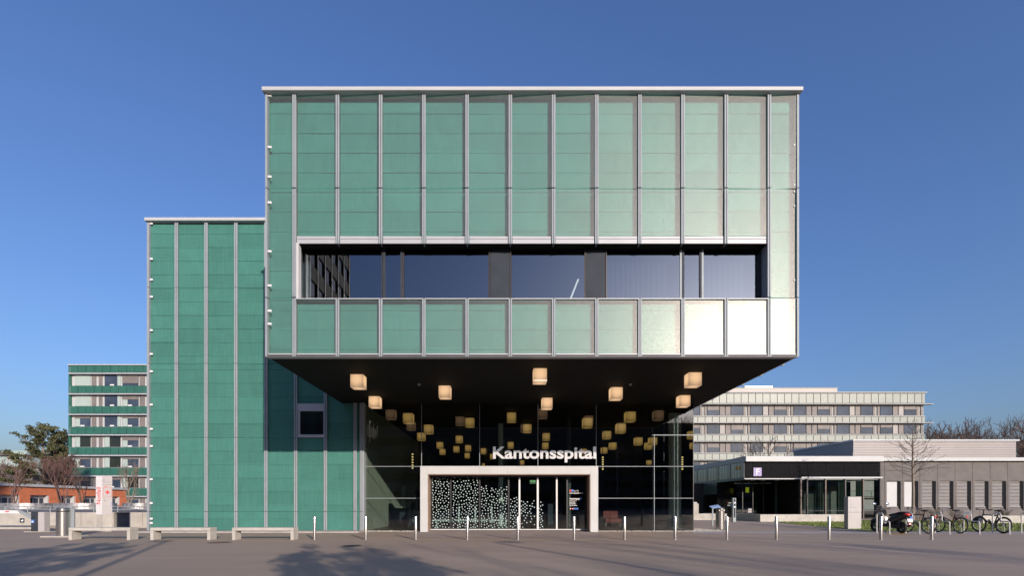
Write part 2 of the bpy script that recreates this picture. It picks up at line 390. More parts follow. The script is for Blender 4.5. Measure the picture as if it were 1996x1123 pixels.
M['yglow'] = mat('yellow_green_lamp', (0.3, 0.3, 0.05), emit=(0.45, 0.48, 0.03), es=0.5)
M['lens'] = mat('lens_white', (0.8, 0.8, 0.8), emit=(1, 0.95, 0.9), es=0.5)

def asphalt():
    m = bpy.data.materials.new('asphalt'); m.use_nodes = True; nt = m.node_tree; p = nt.nodes['Principled BSDF']
    g = N(nt, 'ShaderNodeNewGeometry'); co = g.outputs['Position']
    big = N(nt, 'ShaderNodeTexNoise', Scale=0.16, Detail=5.0, Roughness=0.6); nt.links.new(co, big.inputs['Vector'])
    mp = N(nt, 'ShaderNodeMapping'); mp.inputs['Scale'].default_value = (0.10, 1.6, 1.0); mp.inputs['Rotation'].default_value = (0, 0, R(6)); nt.links.new(co, mp.inputs[0])
    st = N(nt, 'ShaderNodeTexNoise', Scale=1.0, Detail=6.0, Roughness=0.65); nt.links.new(mp.outputs[0], st.inputs['Vector'])
    fine = N(nt, 'ShaderNodeTexNoise', Scale=55.0, Detail=4.0, Roughness=0.8); nt.links.new(co, fine.inputs['Vector'])
    vor = N(nt, 'ShaderNodeTexVoronoi', Scale=26.0); nt.links.new(co, vor.inputs['Vector'])
    sp = N(nt, 'ShaderNodeMapRange'); sp.inputs[1].default_value = 0.035; sp.inputs[2].default_value = 0.02; sp.inputs[3].default_value = 0; sp.inputs[4].default_value = 1
    nt.links.new(vor.outputs['Distance'], sp.inputs[0])
    wsel = N(nt, 'ShaderNodeSeparateColor'); nt.links.new(vor.outputs['Color'], wsel.inputs[0])
    gt = N(nt, 'ShaderNodeMath', operation='GREATER_THAN'); gt.inputs[1].default_value = 0.88; nt.links.new(wsel.outputs[0], gt.inputs[0])
    spk = N(nt, 'ShaderNodeMath', operation='MULTIPLY'); nt.links.new(sp.outputs[0], spk.inputs[0]); nt.links.new(gt.outputs[0], spk.inputs[1])
    a = N(nt, 'ShaderNodeMath', operation='MULTIPLY_ADD'); nt.links.new(big.outputs[0], a.inputs[0]); a.inputs[1].default_value = 0.55; a.inputs[2].default_value = 0.48
    b = N(nt, 'ShaderNodeMath', operation='MULTIPLY_ADD'); nt.links.new(st.outputs[0], b.inputs[0]); b.inputs[1].default_value = 0.30; nt.links.new(a.outputs[0], b.inputs[2])
    c = N(nt, 'ShaderNodeMath', operation='MULTIPLY_ADD'); nt.links.new(fine.outputs[0], c.inputs[0]); c.inputs[1].default_value = 0.55; nt.links.new(b.outputs[0], c.inputs[2])
    d = N(nt, 'ShaderNodeMath', operation='SUBTRACT'); nt.links.new(c.outputs[0], d.inputs[0]); d.inputs[1].default_value = 0.18
    e = N(nt, 'ShaderNodeMath', operation='MULTIPLY_ADD'); nt.links.new(spk.outputs[0], e.inputs[0]); e.inputs[1].default_value = 0.7; nt.links.new(d.outputs[0], e.inputs[2])
    ml = N(nt, 'ShaderNodeVectorMath', operation='SCALE'); ml.inputs[0].default_value = ASPH; nt.links.new(e.outputs[0], ml.inputs['Scale'])
    nt.links.new(ml.outputs[0], p.inputs['Base Color']); p.inputs['Roughness'].default_value = 0.85; p.inputs['Specular IOR Level'].default_value = 0.3
    bp = N(nt, 'ShaderNodeBump', Strength=0.35, Distance=0.01); nt.links.new(fine.outputs[0], bp.inputs['Height']); nt.links.new(bp.outputs[0], p.inputs['Normal'])
    return m
ASPH = (0.365, 0.282, 0.222)
M['asphalt'] = asphalt()
M['slab'] = mat('paving_slab', (0.35, 0.275, 0.245), rough=0.85, var=0.10, vs=0.7, fine=0.08, fs=50)
M['kerb'] = mat('kerb_stone', (0.40, 0.36, 0.34), rough=0.85, var=0.12, vs=1.5, fine=0.08, fs=50)
M['joint'] = mat('paving_joint', (0.36, 0.32, 0.30), rough=0.9, var=0.1)
M['grass'] = mat('lawn_soil', (0.12, 0.15, 0.03), rough=0.95, var=0.25, vs=3, fine=0.25, fs=60)
M['blade'] = mat('grass_blades', (0.19, 0.235, 0.045), rough=0.8, var=0.3, vs=4)
M['terrace'] = mat('terrace_paving', (0.18, 0.16, 0.15), rough=0.9, var=0.12, vs=0.5)
def pane_solid(name, col, rough, spec):
    return mat(name, col, rough=rough, var=0.25, vs=0.35, spec=spec)
M['sky_pane'] = pane_solid('sky_tinted_pane', (0.045, 0.062, 0.095), 0.05, 0.5)  # reflected sky painted into the blue-grey base colour; hardly mirrors
M['sky_pane'].node_tree.nodes['Principled BSDF'].inputs['IOR'].default_value = 1.35
M['dim_pane'] = pane_solid('dark_pane', (0.02, 0.025, 0.022), 0.06, 0.5)
M['sky_board'] = mat('blue_board', (0.30, 0.42, 0.62), rough=0.2, var=0.1)

# ================================================================== GROUND
DF = 14.867; DL = 21.75; DG = 22.01; DP = 21.36          # cantilever front, left wing, hall glass, portal front
def struct(name, mb, m, **kw): return tag(mb.build(name, m, **kw), kind='structure')
struct('ground', MB().quad((-500, -300, 0), (500, -300, 0), (500, 900, 0), (-500, 900, 0)), M['asphalt'])
# raised terrace behind the retaining wall on the left
TZ = 0.78
struct('terrace', MB().box(-320, 25.2, 0.0, -16.35, 320, TZ), M['terrace'])
# kerb strip along the left wing, lawn, pale strip along the lawn
kl = GD(1039.6)
struct('kerb_strip', MB().box(PX(286, DL) - .02, kl, 0, PX(711, DL), DL + 0.02, 0.055), M['kerb'], bevel=.008)
kr = GD(1041.0); kr2 = GD(1037.5)
struct('pavement_strip', MB().quad((PX(1352, kr), kr, .004), (60, kr, .004), (60, kr2, .004), (PX(1352, kr2), kr2, .004)), M['kerb'])
# slab in front of the entrance
s0 = GD(1049); s1 = GD(1037)
struct('entrance_paving', MB().add([(PX(835, s1) - .2, s1 + .3, .004), (PX(785, s0), s0, .004), (PX(1172, s0), s0, .004), (PX(1150, s1) + .2, s1 + .3, .004)], [(1, 2, 3, 0)]), M['slab'])
jm = MB()
for (xa, ya, xb, yb) in ((833, 1038, 785, 1049), (935, 1038, 916, 1049), (1016, 1037.5, 1013, 1049), (1153, 1038, 1184, 1049.3)):
    a = P3(xa, ya, GD(ya)); b = P3(xb, yb, GD(yb)); jm.add([(a.x - .02, a.y, .009), (b.x - .02, b.y, .009), (b.x + .02, b.y, .009), (a.x + .02, a.y, .009)], [(0, 1, 2, 3)])
struct('paving_joints', jm, M['joint'])
lawn_px = [(1508, 1018.6), (1560, 1024), (1640, 1031.5), (1692, 1036.8)]
lw = [(PX(x, GD(y)), GD(y)) for x, y in lawn_px] + [(62, kr2 + .05), (62, 39.2), (PX(1508, GD(1018.6)), 39.2 if False else GD(1018.6) + .2)]
lw = [(PX(x, GD(y)), GD(y)) for x, y in lawn_px] + [(62, kr2 + .05), (62, 36.0), (20.2, 36.0)]
struct('lawn', MB().add([(x, y, .008) for x, y in lw], [tuple(range(len(lw)))]), M['grass'])
def in_poly(x, y, P):
    c = False; n = len(P)
    for i in range(n):
        (x1, y1), (x2, y2) = P[i], P[(i + 1) % n]
        if (y1 > y) != (y2 > y) and x < (x2 - x1) * (y - y1) / (y2 - y1) + x1: c = not c
    return c
rg = random.Random(3); gm = MB()
while len(gm.f) < 22000:
    x = rg.uniform(17, 42); y = rg.uniform(kr2, 36)
    if not in_poly(x, y, lw): continue
    h = rg.uniform(.03, .085); a = rg.uniform(0, math.pi); dx, dy = math.cos(a) * .02, math.sin(a) * .02; tx, ty = rg.uniform(-.04, .04), rg.uniform(-.04, .04)
    gm.add([(x - dx, y - dy, .005), (x + dx, y + dy, .005), (x + tx, y + ty, h)], [(0, 1, 2)])
tag(gm.build('grass', M['blade'], fixn=False), 'short green lawn grass behind the bicycle racks', 'grass', kind='stuff')

# pebbles along the foot of the glass hall and beside the right bin
pm = MB(); rg = random.Random(5)
def pebble(x, y, r):
    vs = []; 
    for i in range(5):
        a = 2 * math.pi * i / 5 + rg.random(); vs.append((x + math.cos(a) * r * rg.uniform(.7, 1.2), y + math.sin(a) * r * rg.uniform(.7, 1.2), .004))
    vs.append((x, y, r * rg.uniform(.7, 1.3)))
    pm.add(vs, [(i, (i + 1) % 5, 5) for i in range(5)])
for _ in range(1500):
    x = rg.uniform(PX(712, DG), PX(820, DG)) if rg.random() < .32 else rg.uniform(PX(1166, DG), PX(1352, DG) + .1)
    pebble(x, rg.uniform(DG - .42, DG - .06), rg.uniform(.02, .045))
for _ in range(1100):
    x = rg.uniform(PX(1352, DG), PX(1352, DG) + 1.5); pebble(x, rg.uniform(DG - .4, DG + 1.9), rg.uniform(.02, .05))
tag(pm.build('pebbles', M['pebble'], fixn=False), 'pale pebbles strewn along the foot of the glass entrance hall', 'pebbles', kind='stuff')

# ================================================================== HOSPITAL BUILDING
HB = thing('hospital_building', 'green and silver clad hospital block with upper floors jutting out over a dark glass entrance', 'building', (0, DF, 0))
ZTOP = PZ(177, DF); ZJ1 = PZ(366, DF); ZJ2 = PZ(580, DF); ZB = PZ(694.5, DF); ZWT = PZ(474.5, DF); ZS = PZ(458, DF)
COLS = [573, 657.5, 741.8, 826.2, 910.5, 994.8, 1079.2, 1163.5, 1247.5, 1331.5, 1416, 1500]
REC = 0.23                                                # how far the green boards sit behind the profiles
def boards(x0, x1, z0, z1, d, z_ref, rng):
    """overlapping boards, each leaning out a little at its foot"""
    m = MB(); k0 = math.floor((z0 - z_ref) / BH); k1 = math.ceil((z1 - z_ref) / BH); n = 6
    for k in range(k0, k1):
        a = max(z0, z_ref + k * BH); b = min(z1, z_ref + (k + 1) * BH)
        if b - a < .02: continue
        o = rng.uniform(.006, .02)
        sag = [rng.uniform(-.006, .006) for _ in range(n + 1)]
        bot = [(x0 + (x1 - x0) * i / n, d - o + sag[i], a + sag[i]) for i in range(n + 1)]
        top = [(x0 + (x1 - x0) * i / n, d, b) for i in range(n + 1)]
        und = [(x0 + (x1 - x0) * i / n, d + .03, a + sag[i]) for i in range(n + 1)]
        m.add(bot + top + und, [(i, i + 1, n + 2 + i, n + 1 + i) for i in range(n)] + [(2*n + 2 + i, 2*n + 3 + i, i + 1, i) for i in range(n)])
    m.box(x0, d + .032, z0, x1, d + .05, z1)
    return m
rb = random.Random(11)
def bay(x0, x1, z0, z1, d, zref, rec=REC, tilt=(0, 0), pane=True):
    boards(x0 - .045, x1 + .045, z0 - .008, z1 + .008, d + rec, zref, rb).build('cladding_panel', M['green'], HB, fixn=False)
    if pane:
        cx, cz = (x0 + x1) / 2, (z0 + z1) / 2; y = d + .045
        tx, tz = R(tilt[0]), R(tilt[1])                   # turn towards +x, nod upwards
        def q(x, z): return (x, y + (x - cx) * math.tan(tx) + (z - cz) * math.tan(tz), z)
        MB().quad(q(x0, z0), q(x1, z0), q(x1, z1), q(x0, z1)).build('glass_panel', M['pane'], HB, fixn=False)
def mull(px, z0, z1, d, wpx=6.8, depth=.20):
    h = wpx / F_PX * d / 2; x = PX(px, d)
    m = MB(); g = h * .17
    m.box(x - h, d, z0, x - g, d + .05, z1); m.box(x + g, d, z0, x + h, d + .05, z1); m.box(x - g * 1.6, d + .051, z0, x + g * 1.6, d + depth, z1)
    m.build('mullion', M['alu'], HB)
hw = 4.0 / F_PX * DF
edges = [PX(519.5, DF)] + [PX(c, DF) for c in COLS] + [PX(1555.5, DF)]
G = .012
# glare depends on how each pane sits in its clips: columns 0..12, rows top / middle / foot
tl_top = [-2, -3, -3.2, -3, -3.2, -3.4, -3.6, -3.0, .2, .6, 1.0, 1.4, -2.6]
tl_mid = [-2, -3, -3, -2.8, -2.6, -2.4, -1.8, -1.2, .2, .5, 1.6, .1, 2.6]
tl_bot = [-1, -1.6, -1.4, -1.2, -.9, -.4, -.2, 0, .2, .4, .6, .4, .6]
for i in range(13):
    x0 = edges[i] + (hw if i else .03); x1 = edges[i + 1] - (hw if i < 12 else .035)
    j = rb.uniform(-.3, .3)
    bay(x0, x1, ZJ1 + G, ZTOP, DF, ZJ1, tilt=(tl_top[i] + j, rb.uniform(-.3, .3)))
    if i in (0, 12):
        bay(x0, x1, ZJ2 + G, ZJ1 - G, DF, ZJ1, tilt=(tl_mid[i], 0))
        bay(x0, x1, ZB + .10, ZJ2 - G, DF, ZJ1, tilt=(tl_bot[i], 0))
        MB().box(x0, DF + .03, ZB + .02, x1, DF + .10, ZB + .095).build('silver_strip', M['alu_light'], HB, bevel=.006)
    else:
        bay(x0, x1, ZS, ZJ1 - G, DF, ZJ1, tilt=(tl_mid[i] + j, rb.uniform(-.3, .3)))
        MB().box(x0, DF + .05, ZWT + .02, x1, DF + .22, ZS - .006).box(x0, DF + .035, ZS - .10, x1, DF + .052, ZS - .085).build('blind_box', M['alu_light'], HB, bevel=.008)
        bay(x0, x1, ZB + .10, ZJ2 - .075, DF, ZJ1, tilt=(tl_bot[i] + j * .5, 0))
        MB().box(x0 - hw*.8, DF - .006, ZJ2 - .055, x1 + hw*.8, DF + .3, ZJ2 - .02).build('window_sill', M['alu_light'], HB, bevel=.006)
        MB().box(x0, DF + .03, ZB + .02, x1, DF + .10, ZB + .095).build('silver_strip', M['alu_light'], HB, bevel=.006)
for k, c in enumerate(COLS):
    mull(c, ZJ1 + .02, ZTOP, DF)
    mull(c, ZWT if 0 < k < 11 else ZJ2 + .02, ZJ1 - .02, DF)
    mull(c, ZB, ZJ2 - (.06 if 0 < k < 11 else .02), DF)
for (a, b) in ((ZJ1 + .015, ZTOP), (ZJ2 + .015, ZJ1 - .015), (ZB, ZJ2 - .015)):
    MB().box(PX(516.8, DF), DF - .002, a, PX(520.6, DF), DF + .16, b).build('corner_profile', M['alu'], HB)
    MB().box(PX(1553.6, DF), DF - .002, a, PX(1557.6, DF), DF + .16, b).build('corner_profile', M['alu'], HB)
for y in (184, 285, 343, 393.5, 489, 556, 605.5, 631):
    z = PZ(y, DF); m = MB().box(PX(520.9, DF), DF + .02, z - .03, PX(528, DF), DF + .07, z + .035); m.build('panel_clip', M['signwhite'], HB, bevel=.006)
for y in (280, 358, 372, 400, 545, 597):
    z = PZ(y, DF); MB().box(PX(1549, DF), DF + .03, z - .02, PX(1551, DF), DF + .05, z + .02).build('panel_clip', M['signwhite'], HB)
# bottom edge, roof cap
MB().box(PX(517, DF), DF + .005, ZB - .012, PX(1557.6, DF), DF + .25, ZB - .002).build('bottom_trim', M['alu_light'], HB)
zc0, zc1 = PZ(176, DF - .1), PZ(168.6, DF - .1)
MB().box(PX(513.5, DF), DF - .12, zc0, PX(1561.5, DF), DF + .4, zc1).build('roof_cap', M['fascia'], HB, bevel=.012)
# window band of the upper floor
DW = DF + .38
zt = PZ(487, DW); zb = ZJ2 - .02
wx0, wx1 = PX(585, DW), PX(1491, DW)
MB().box(PX(577, DF), DF + .04, zt, PX(1497.5, DF), DW + .06, ZWT + .018).build('window_head', M['black'], HB)
MB().box(PX(576.9, DF) , DF + .005, zb, PX(577, DF) + .075, DF + .20, zt + .02).build('window_jamb', M['white'], HB)
MB().box(PX(577, DF) + .01, DF + .21, zb, wx0, DW + .05, zt - .001).build('window_jamb', M['alu_dark'], HB)
MB().box(PX(1486, DW), DF + .06, zb, PX(1497.5, DF), DW + .05, zt - .001).build('window_jamb', M['alu'], HB)
MB().box(wx0, DW - .02, zb, wx1, DW + .05, zb + .025).build('window_frame', M['bronze'], HB)
fr = [744.9, 787, 953.6, 995.6, 1140.2, 1181.6, 1327, 1369]
for k, p in enumerate(fr):
    wd = .022 if k not in (6, 7) else .065
    MB().box(PX(p, DW) - wd / 2, DW - .022, zb + .026, PX(p, DW) + wd / 2, DW + .04, zt - .002).build('window_frame', M['bronze'] if k < 6 else M['alu'], HB)
pl = [wx0] + [PX(p, DW) for p in fr] + [PX(1485.6, DW)]
for k in range(len(pl) - 1):
    if k in (3, 5):
        MB().box(pl[k] + .03, DW - .01, zb + .03, pl[k+1] - .03, DW + .02, zt - .01).build('dark_panel', M['anthracite'], HB)
        continue
    a = MB().quad((pl[k] + .02, DW, zb + .02), (pl[k+1] - .02, DW, zb + .02), (pl[k+1] - .02, DW, zt), (pl[k] + .02, DW, zt)).build('window_pane', M['win'], HB, fixn=False)
    if k in (1, 7):
        x0, x1 = pl[k] + .03, pl[k+1] - .03; t = .07
        m = MB().box(x0, DW - .03, zb + .03, x0 + t, DW + .03, zt - .02).box(x1 - t, DW - .03, zb + .03, x1, DW + .03, zt - .02).box(x0 + t, DW - .03, zb + .03, x1 - t, DW + .03, zb + .03 + t)
        m.build('casement', M['anthracite'], HB)
# the room behind, with sheer curtains and a strip lamp
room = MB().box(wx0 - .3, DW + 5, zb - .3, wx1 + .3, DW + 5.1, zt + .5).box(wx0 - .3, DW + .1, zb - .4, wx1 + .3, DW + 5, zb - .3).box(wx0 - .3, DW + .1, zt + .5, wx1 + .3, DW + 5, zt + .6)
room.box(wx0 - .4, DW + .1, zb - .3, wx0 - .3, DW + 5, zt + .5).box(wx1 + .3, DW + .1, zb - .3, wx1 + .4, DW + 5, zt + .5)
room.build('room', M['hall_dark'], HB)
def curtain(x0, x1, d, z0, z1, amp=.035, wl=.17):
    n = max(8, int((x1 - x0) / wl * 8)); vs = []
    for i in range(n + 1):
        x = x0 + (x1 - x0) * i / n; y = d + amp * math.sin(2 * math.pi * (x - x0) / wl + .6 * math.sin(x * 3.1))
        vs += [(x, y, z0), (x, y, z1)]
    return MB().add(vs, [(2*i, 2*i+2, 2*i+3, 2*i+1) for i in range(n)])
m = MB().cone(P3(1112, 583, DW + 1.6), P3(1127, 545, DW + 2.2), .03, .03, 8); m.build('strip_lamp', M['strip_white'], HB)
dc = DW + .35
curtain(PX(1183, dc), PX(1303, dc), dc, zb, PZ(505, dc)).build('curtain', M['sheer'], HB, smooth=True, fixn=False)
curtain(PX(1372, dc), PX(1458, dc), dc, zb, PZ(505, dc)).build('curtain', M['sheer'], HB, smooth=True, fixn=False)
curtain(PX(587, dc), PX(607, dc), dc, zb, zt, .05, .22).build('curtain', M['curtain'], HB, smooth=True, fixn=False)
# shell of the jutting box: sides, roof, soffit
XL, XR = PX(517, DF) + .01, PX(1557.6, DF) - .01; DE = 60.0
MB().box(XR - .03, DF + .17, ZB + .05, XR, DE, ZTOP).build('side_wall', M['green'], HB)
sidem = MB()
for k in range(32):
    y = DF + 1.31 * k + .9
    sidem.box(XR + .001, y, ZB, XR + .09, y + .09, ZTOP)
sidem.build('side_profiles', M['alu'], HB)
MB().box(XL, DF + .17, ZB + .05, XL + .03, DE, ZTOP).build('side_wall', M['green'], HB)
MB().box(XL + .03, DF + .3, ZTOP - .06, XR - .03, DE, ZTOP - .01).build('roof', M['conc_grey'], HB)
MB().box(XL + .02, DF + .012, ZB, XR, DE, ZB + .045).build('soffit', M['black'], HB)
MB().box(XR - .035, DF + .26, ZB - .012, XR - .001, DG + .4, ZB - .001).build('soffit_trim', M['alu_light'], HB)
# thin joints and the fixings of the soffit edge, visible against the sky
cm = MB()
for k in range(14):
    y = DF + .9 + 1.31 * k; cm.box(XR + .001, y, ZB - .03, XR + .05, y + .07, ZB + .03)
cm.build('soffit_fixings', M['alu'], HB)

# ---- left wing
LC = [343.3, 401.3, 459.4, 518, 576, 634, 692]
ZLT = PZ(433.5, DL); ZLB = PZ(1036.4, DL); zj = [PZ(y, DL) for y in (560, 708.5, 853, 998)]
RECL = .12
le = [PX(290, DL)] + [PX(c, DL) for c in LC] + [PX(703.5, DL)]
segs = list(zip([ZLB] + zj[::-1], zj[::-1] + [ZLT]))
hl = 3.2 / F_PX * DL
for i in range(8):
    x0 = le[i] + (hl if i else .06); x1 = le[i + 1] - hl
    for (a, b) in segs:
        if i == 5 and b > PZ(853, DL) - .1 and a < PZ(787, DL) - .1:
            # the bay with the small window: boards above and below it
            for (p, q) in ((a, PZ(853.5, DL)), (PZ(786.5, DL), b)):
                if q - p > .05 and p >= a - .01 and q <= b + .01: bay(x0, x1, p + G, q - G, DL, zj[0], RECL, pane=False)
        else:
            bay(x0, x1, a + G, b - G, DL, zj[0], RECL, pane=False)
for k, c in enumerate(LC + [703.5]):
    for (a, b) in segs: mull(c, a + .01, b - .01, DL, 6.4 if k < 7 else 5.0, .11)
for (a, b) in segs:
    MB().box(PX(286.2, DL), DL - .002, a + .01, PX(290.6, DL), DL + .11, b - .01).build('corner_profile', M['alu'], HB)
MB().box(PX(706.2, DL), DL + .02, ZLB, PX(709.5, DL), DL + .4, ZB - .002).build('corner_profile', M['alu'], HB)
for y in (434.6, 504, 544.5, 578, 643.5, 690, 724, 789, 836.5, 870, 935, 981.5, 1012, 1020.5):
    z = PZ(y, DL); MB().box(PX(291, DL), DL + .02, z - .045, PX(296.5, DL), DL + .06, z + .045).build('panel_clip', M['signwhite'], HB, bevel=.006)
MB().box(PX(284, DL), DL - .10, PZ(432, DL), XL - .004, DL + .3, PZ(426, DL)).build('roof_cap', M['fascia'], HB, bevel=.012)
WXL, WXR = PX(287, DL), PX(709.5, DL)
MB().box(WXL, DL + .19, 0, WXL + .04, DE, ZLT).build('side_wall', M['green'], HB)
MB().box(WXL + .04, DL + .25, ZLT - .1, WXR, DE, ZLT - .04).build('roof', M['conc_grey'], HB)
MB().box(WXL + .05, DL + .175, 0.0, le[5] - .02, DL + .19, ZLT).box(le[6] + .02, DL + .175, 0.0, WXR - .05, DL + .19, ZLT).build('back_wall', M['dark'], HB)
# small window in the shaded bay
x0, x1 = le[5] + hl, le[6] - hl; za, zm, zz = PZ(853, DL), PZ(801.5, DL), PZ(787, DL)
WN = MB().box(x0, DL + .02, zm, x1, DL + .12, zz).build('window_head', M['alu_light'], HB, bevel=.006)
f = MB().box(x0, DL + .03, za, x1, DL + .16, za + .13).box(x0, DL + .05, za + .13, x0 + .10, DL + .16, zm).box(x1 - .03, DL + .05, za + .13, x1, DL + .16, zm)
f.build('window_frame', M['alu_light'], HB)
MB().quad((x0 + .1, DL + .10, za + .13), (x1 - .03, DL + .10, za + .13), (x1 - .03, DL + .10, zm), (x0 + .1, DL + .10, zm)).build('window_pane', M['dim_glass'], HB, fixn=False)
MB().box(x0 - .1, DL + 2.5, za - .3, x1 + .1, DL + 2.55, zm + .5).box(x0 - .1, DL + .2, zm + .45, x1 + .1, DL + 2.5, zm + .5).build('room', M['hall_wall'], HB)

# ---- entrance hall: glass front, mullions, floor, walls, columns
GX0, GX1 = PX(711, DG), PX(1352, DG)
px0, px1, pzt = PX(819, DP), PX(1166, DP), PZ(909, DP)     # portal outline
ix0, ix1, izt = PX(833.5, DP), PX(1151, DP), PZ(924.7, DP)
zg0 = .03
vx = [PX(x, DG) for x in (821.9, 935, 1048.4, 1162, 1275)]
hz = [PZ(y, DG) for y in (972, 910, 848.8)]
xs = [GX0] + vx + [GX1]; zs = [zg0] + hz + [ZB - .004]
for i in range(6):
    for j in range(4):
        if 1 <= i <= 4 - 0 and j < 2 and i < 5 and i != 5 and xs[i] > px0 - .2 and xs[i + 1] < px1 + .2 and i <= 3: continue
        a, b = xs[i], xs[i + 1]; za, zb2 = zs[j], zs[j + 1]
        if i == 0 and j < 2: b = min(b, px0 + .01)
        if i == 4 and j < 2: a = px1 - .01
        MB().quad((a + .006, DG, za), (b - .006, DG, za), (b - .006, DG, zb2), (a + .006, DG, zb2)).build('hall_pane', M['hall_glass'], HB, fixn=False)
for k, x in enumerate(vx):
    z0 = pzt if k < 4 else zg0
    MB().box(x - .012, DG - .035, z0, x + .012, DG - .003, (ZB - .03) if k < 4 else hz[2] + .03).build('hall_mullion', M['alu'], HB)
for k, z in enumerate(hz):
    m = MB()
    if k < 2:
        MB().box(GX0, DG - .032, z - .012, px0 - .005, DG - .004, z + .012).build('hall_transom', M['alu'], HB)
        m.box(px1 + .005, DG - .032, z - .012, GX1, DG - .004, z + .012)
    else: m.box(vx[4] - .12, DG - .032, z - .017, GX1, DG - .004, z + .017)
    m.build('hall_transom', M['alu'], HB)
MB().box(GX1 - .025, DG - .012, zg0, GX1, DG + .03, ZB - .004).build('corner_post', M['alu_dark'], HB)
MB().box(GX0, DG + .02, 0, GX0 + .03, DG + .08, ZB).build('corner_post', M['alu_dark'], HB)
MB().box(GX0, DG - .02, 0, px0, DG + .05, zg0).box(px1, DG - .02, 0, GX1, DG + .05, zg0).build('plinth', M['anthracite'], HB)
MB().box(GX0, DG + .06, .0, GX1, DE, .02).build('hall_floor', M['hall_floor'], HB)
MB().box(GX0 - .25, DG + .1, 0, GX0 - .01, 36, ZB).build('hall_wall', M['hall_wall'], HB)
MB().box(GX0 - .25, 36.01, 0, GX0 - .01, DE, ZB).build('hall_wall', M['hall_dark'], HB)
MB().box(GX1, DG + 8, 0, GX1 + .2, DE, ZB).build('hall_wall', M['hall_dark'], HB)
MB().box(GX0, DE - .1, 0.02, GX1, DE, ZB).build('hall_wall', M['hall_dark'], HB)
for k in range(4):
    a = DG + .04 + 2 * k; MB().quad((GX1 - .005, a, .03), (GX1 - .005, a + 1.98, .03), (GX1 - .005, a + 1.98, ZB - .01), (GX1 - .005, a, ZB - .01)).build('hall_pane', M['dim_glass'], HB, fixn=False)
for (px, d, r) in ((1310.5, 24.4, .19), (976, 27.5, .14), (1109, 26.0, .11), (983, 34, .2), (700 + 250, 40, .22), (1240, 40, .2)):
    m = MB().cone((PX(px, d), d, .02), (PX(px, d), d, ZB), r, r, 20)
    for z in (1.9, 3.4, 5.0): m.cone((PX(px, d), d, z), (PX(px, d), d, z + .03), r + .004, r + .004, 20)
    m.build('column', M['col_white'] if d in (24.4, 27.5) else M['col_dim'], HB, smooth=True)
# stair block and cabinets in the left corner of the hall
MB().box(PX(752, 30), 30, .02, PX(790, 30), 34, 2.4).build('counter', M['hall_wall'], HB)
MB().box(PX(764, 27), 27, .02, PX(800, 27), 27.6, 1.0).build('counter', M['anthracite'], HB)
MB().prism([(24.5, .0), (33, 4.6), (33, 4.2), (25.2, 0)], 'x', GX0 + 1.2, GX0 + 1.3).build('stair_rail', M['alu_dark'], HB)

# ---- entrance portal and its sliding doors
PT = MB()
PT.box(px0, DP, 0.0, ix0, DG + .15, izt); PT.box(ix1, DP, 0.0, px1, DG + .15, izt); PT.box(px0, DP, izt, px1, DG + .15, pzt)
PT = PT.build('entrance_portal', M['white'], HB, bevel=.006)
MB().box(ix0 + .001, DP + .02, .045, ix0 + .03, DG + .1, izt - .031).box(ix1 - .03, DP + .02, .045, ix1 - .001, DG + .1, izt - .031).box(ix0 + .001, DP + .02, izt - .03, ix1 - .001, DG + .1, izt - .001).build('portal_lining', M['reveal'], PT)
for x in (832, 935, 990, 1048, 1151):
    MB().box(PX(x, DP) - .003, DP - .0015, izt + .004, PX(x, DP) + .003, DP + .01, pzt - .01).build('portal_joint', M['reveal'], PT)
DD = DG + .05
MB().box(ix0 + .035, DD - .06, .045, ix1 - .035, DD + .05, .10).build('door_threshold', M['white'], HB)
MB().box(ix0 + .035, DD - .05, izt - .10, ix1 - .035, DD + .06, izt - .035).build('door_head', M['bronze'], HB)
dz1 = izt - .105; dz0 = .105
dark = [PX(x, DD) for x in (878.8, 935, 991.5, 1105.5)]
lite = [(1012.5, 3.2), (1048, 3.6), (1085, 3.0)]
for x in dark: MB().box(x - .035, DD - .03, dz0, x + .035, DD + .05, dz1).build('door_mullion', M['alu_dark'], HB)
for x, wp in lite:
    h = wp / F_PX * DD / 2; MB().box(PX(x, DD) - h, DD - .075, dz0 - .03, PX(x, DD) + h, DD - .032, dz1 - .01).build('door_stile', M['signwhite'], HB)
bnd = [PX(839, DD)] + dark[:3] + [PX(1012.5, DD), PX(1048, DD), PX(1085, DD), dark[3], PX(1150, DD)]
rd = random.Random(21)
def dots(x0, x1, dens, y, zmax):
    pts = []; m = MB()
    for _ in range(7000):
        x = rd.uniform(x0 + .05, x1 - .05); z = rd.uniform(dz0 + .05, zmax)
        if rd.random() > dens(x, z): continue
        if all((x - a) ** 2 + (z - b) ** 2 > .100 ** 2 for a, b in pts):
            pts.append((x, z)); m.disc((x, y, z), (1, 0, 0), (0, 0, 1), rd.uniform(.023, .028), 8)
    return m
H = dz1
def top_fade(lo, hi): return lambda x, z: 1.0 if z < lo else max(0, 1 - (z - lo) / (hi - lo)) ** 1.5
for k in range(8):
    a, b = bnd[k] + .03, bnd[k + 1] - .03
    p = MB().quad((a, DD, dz0), (b, DD, dz0), (b, DD, dz1), (a, DD, dz1)).build('door_pane', M['door_glass'], HB, fixn=False)
    fn = {0: top_fade(2.1, 2.45), 1: top_fade(1.7, 2.5), 2: top_fade(1.0, 2.2), 3: top_fade(1.1, 1.6), 4: lambda x, z, a=a: .5 if (.7 < z < 1.35 and x < a + .38) else .015 if z < 1.4 else 0,
          5: lambda x, z, a=a: .6 if (z < 1.35 and x < a + .2) else 0}.get(k)
    if fn: dots(a, b, fn, DD - .008, dz1).build('dot_pattern', M['dot'], p, fixn=False)
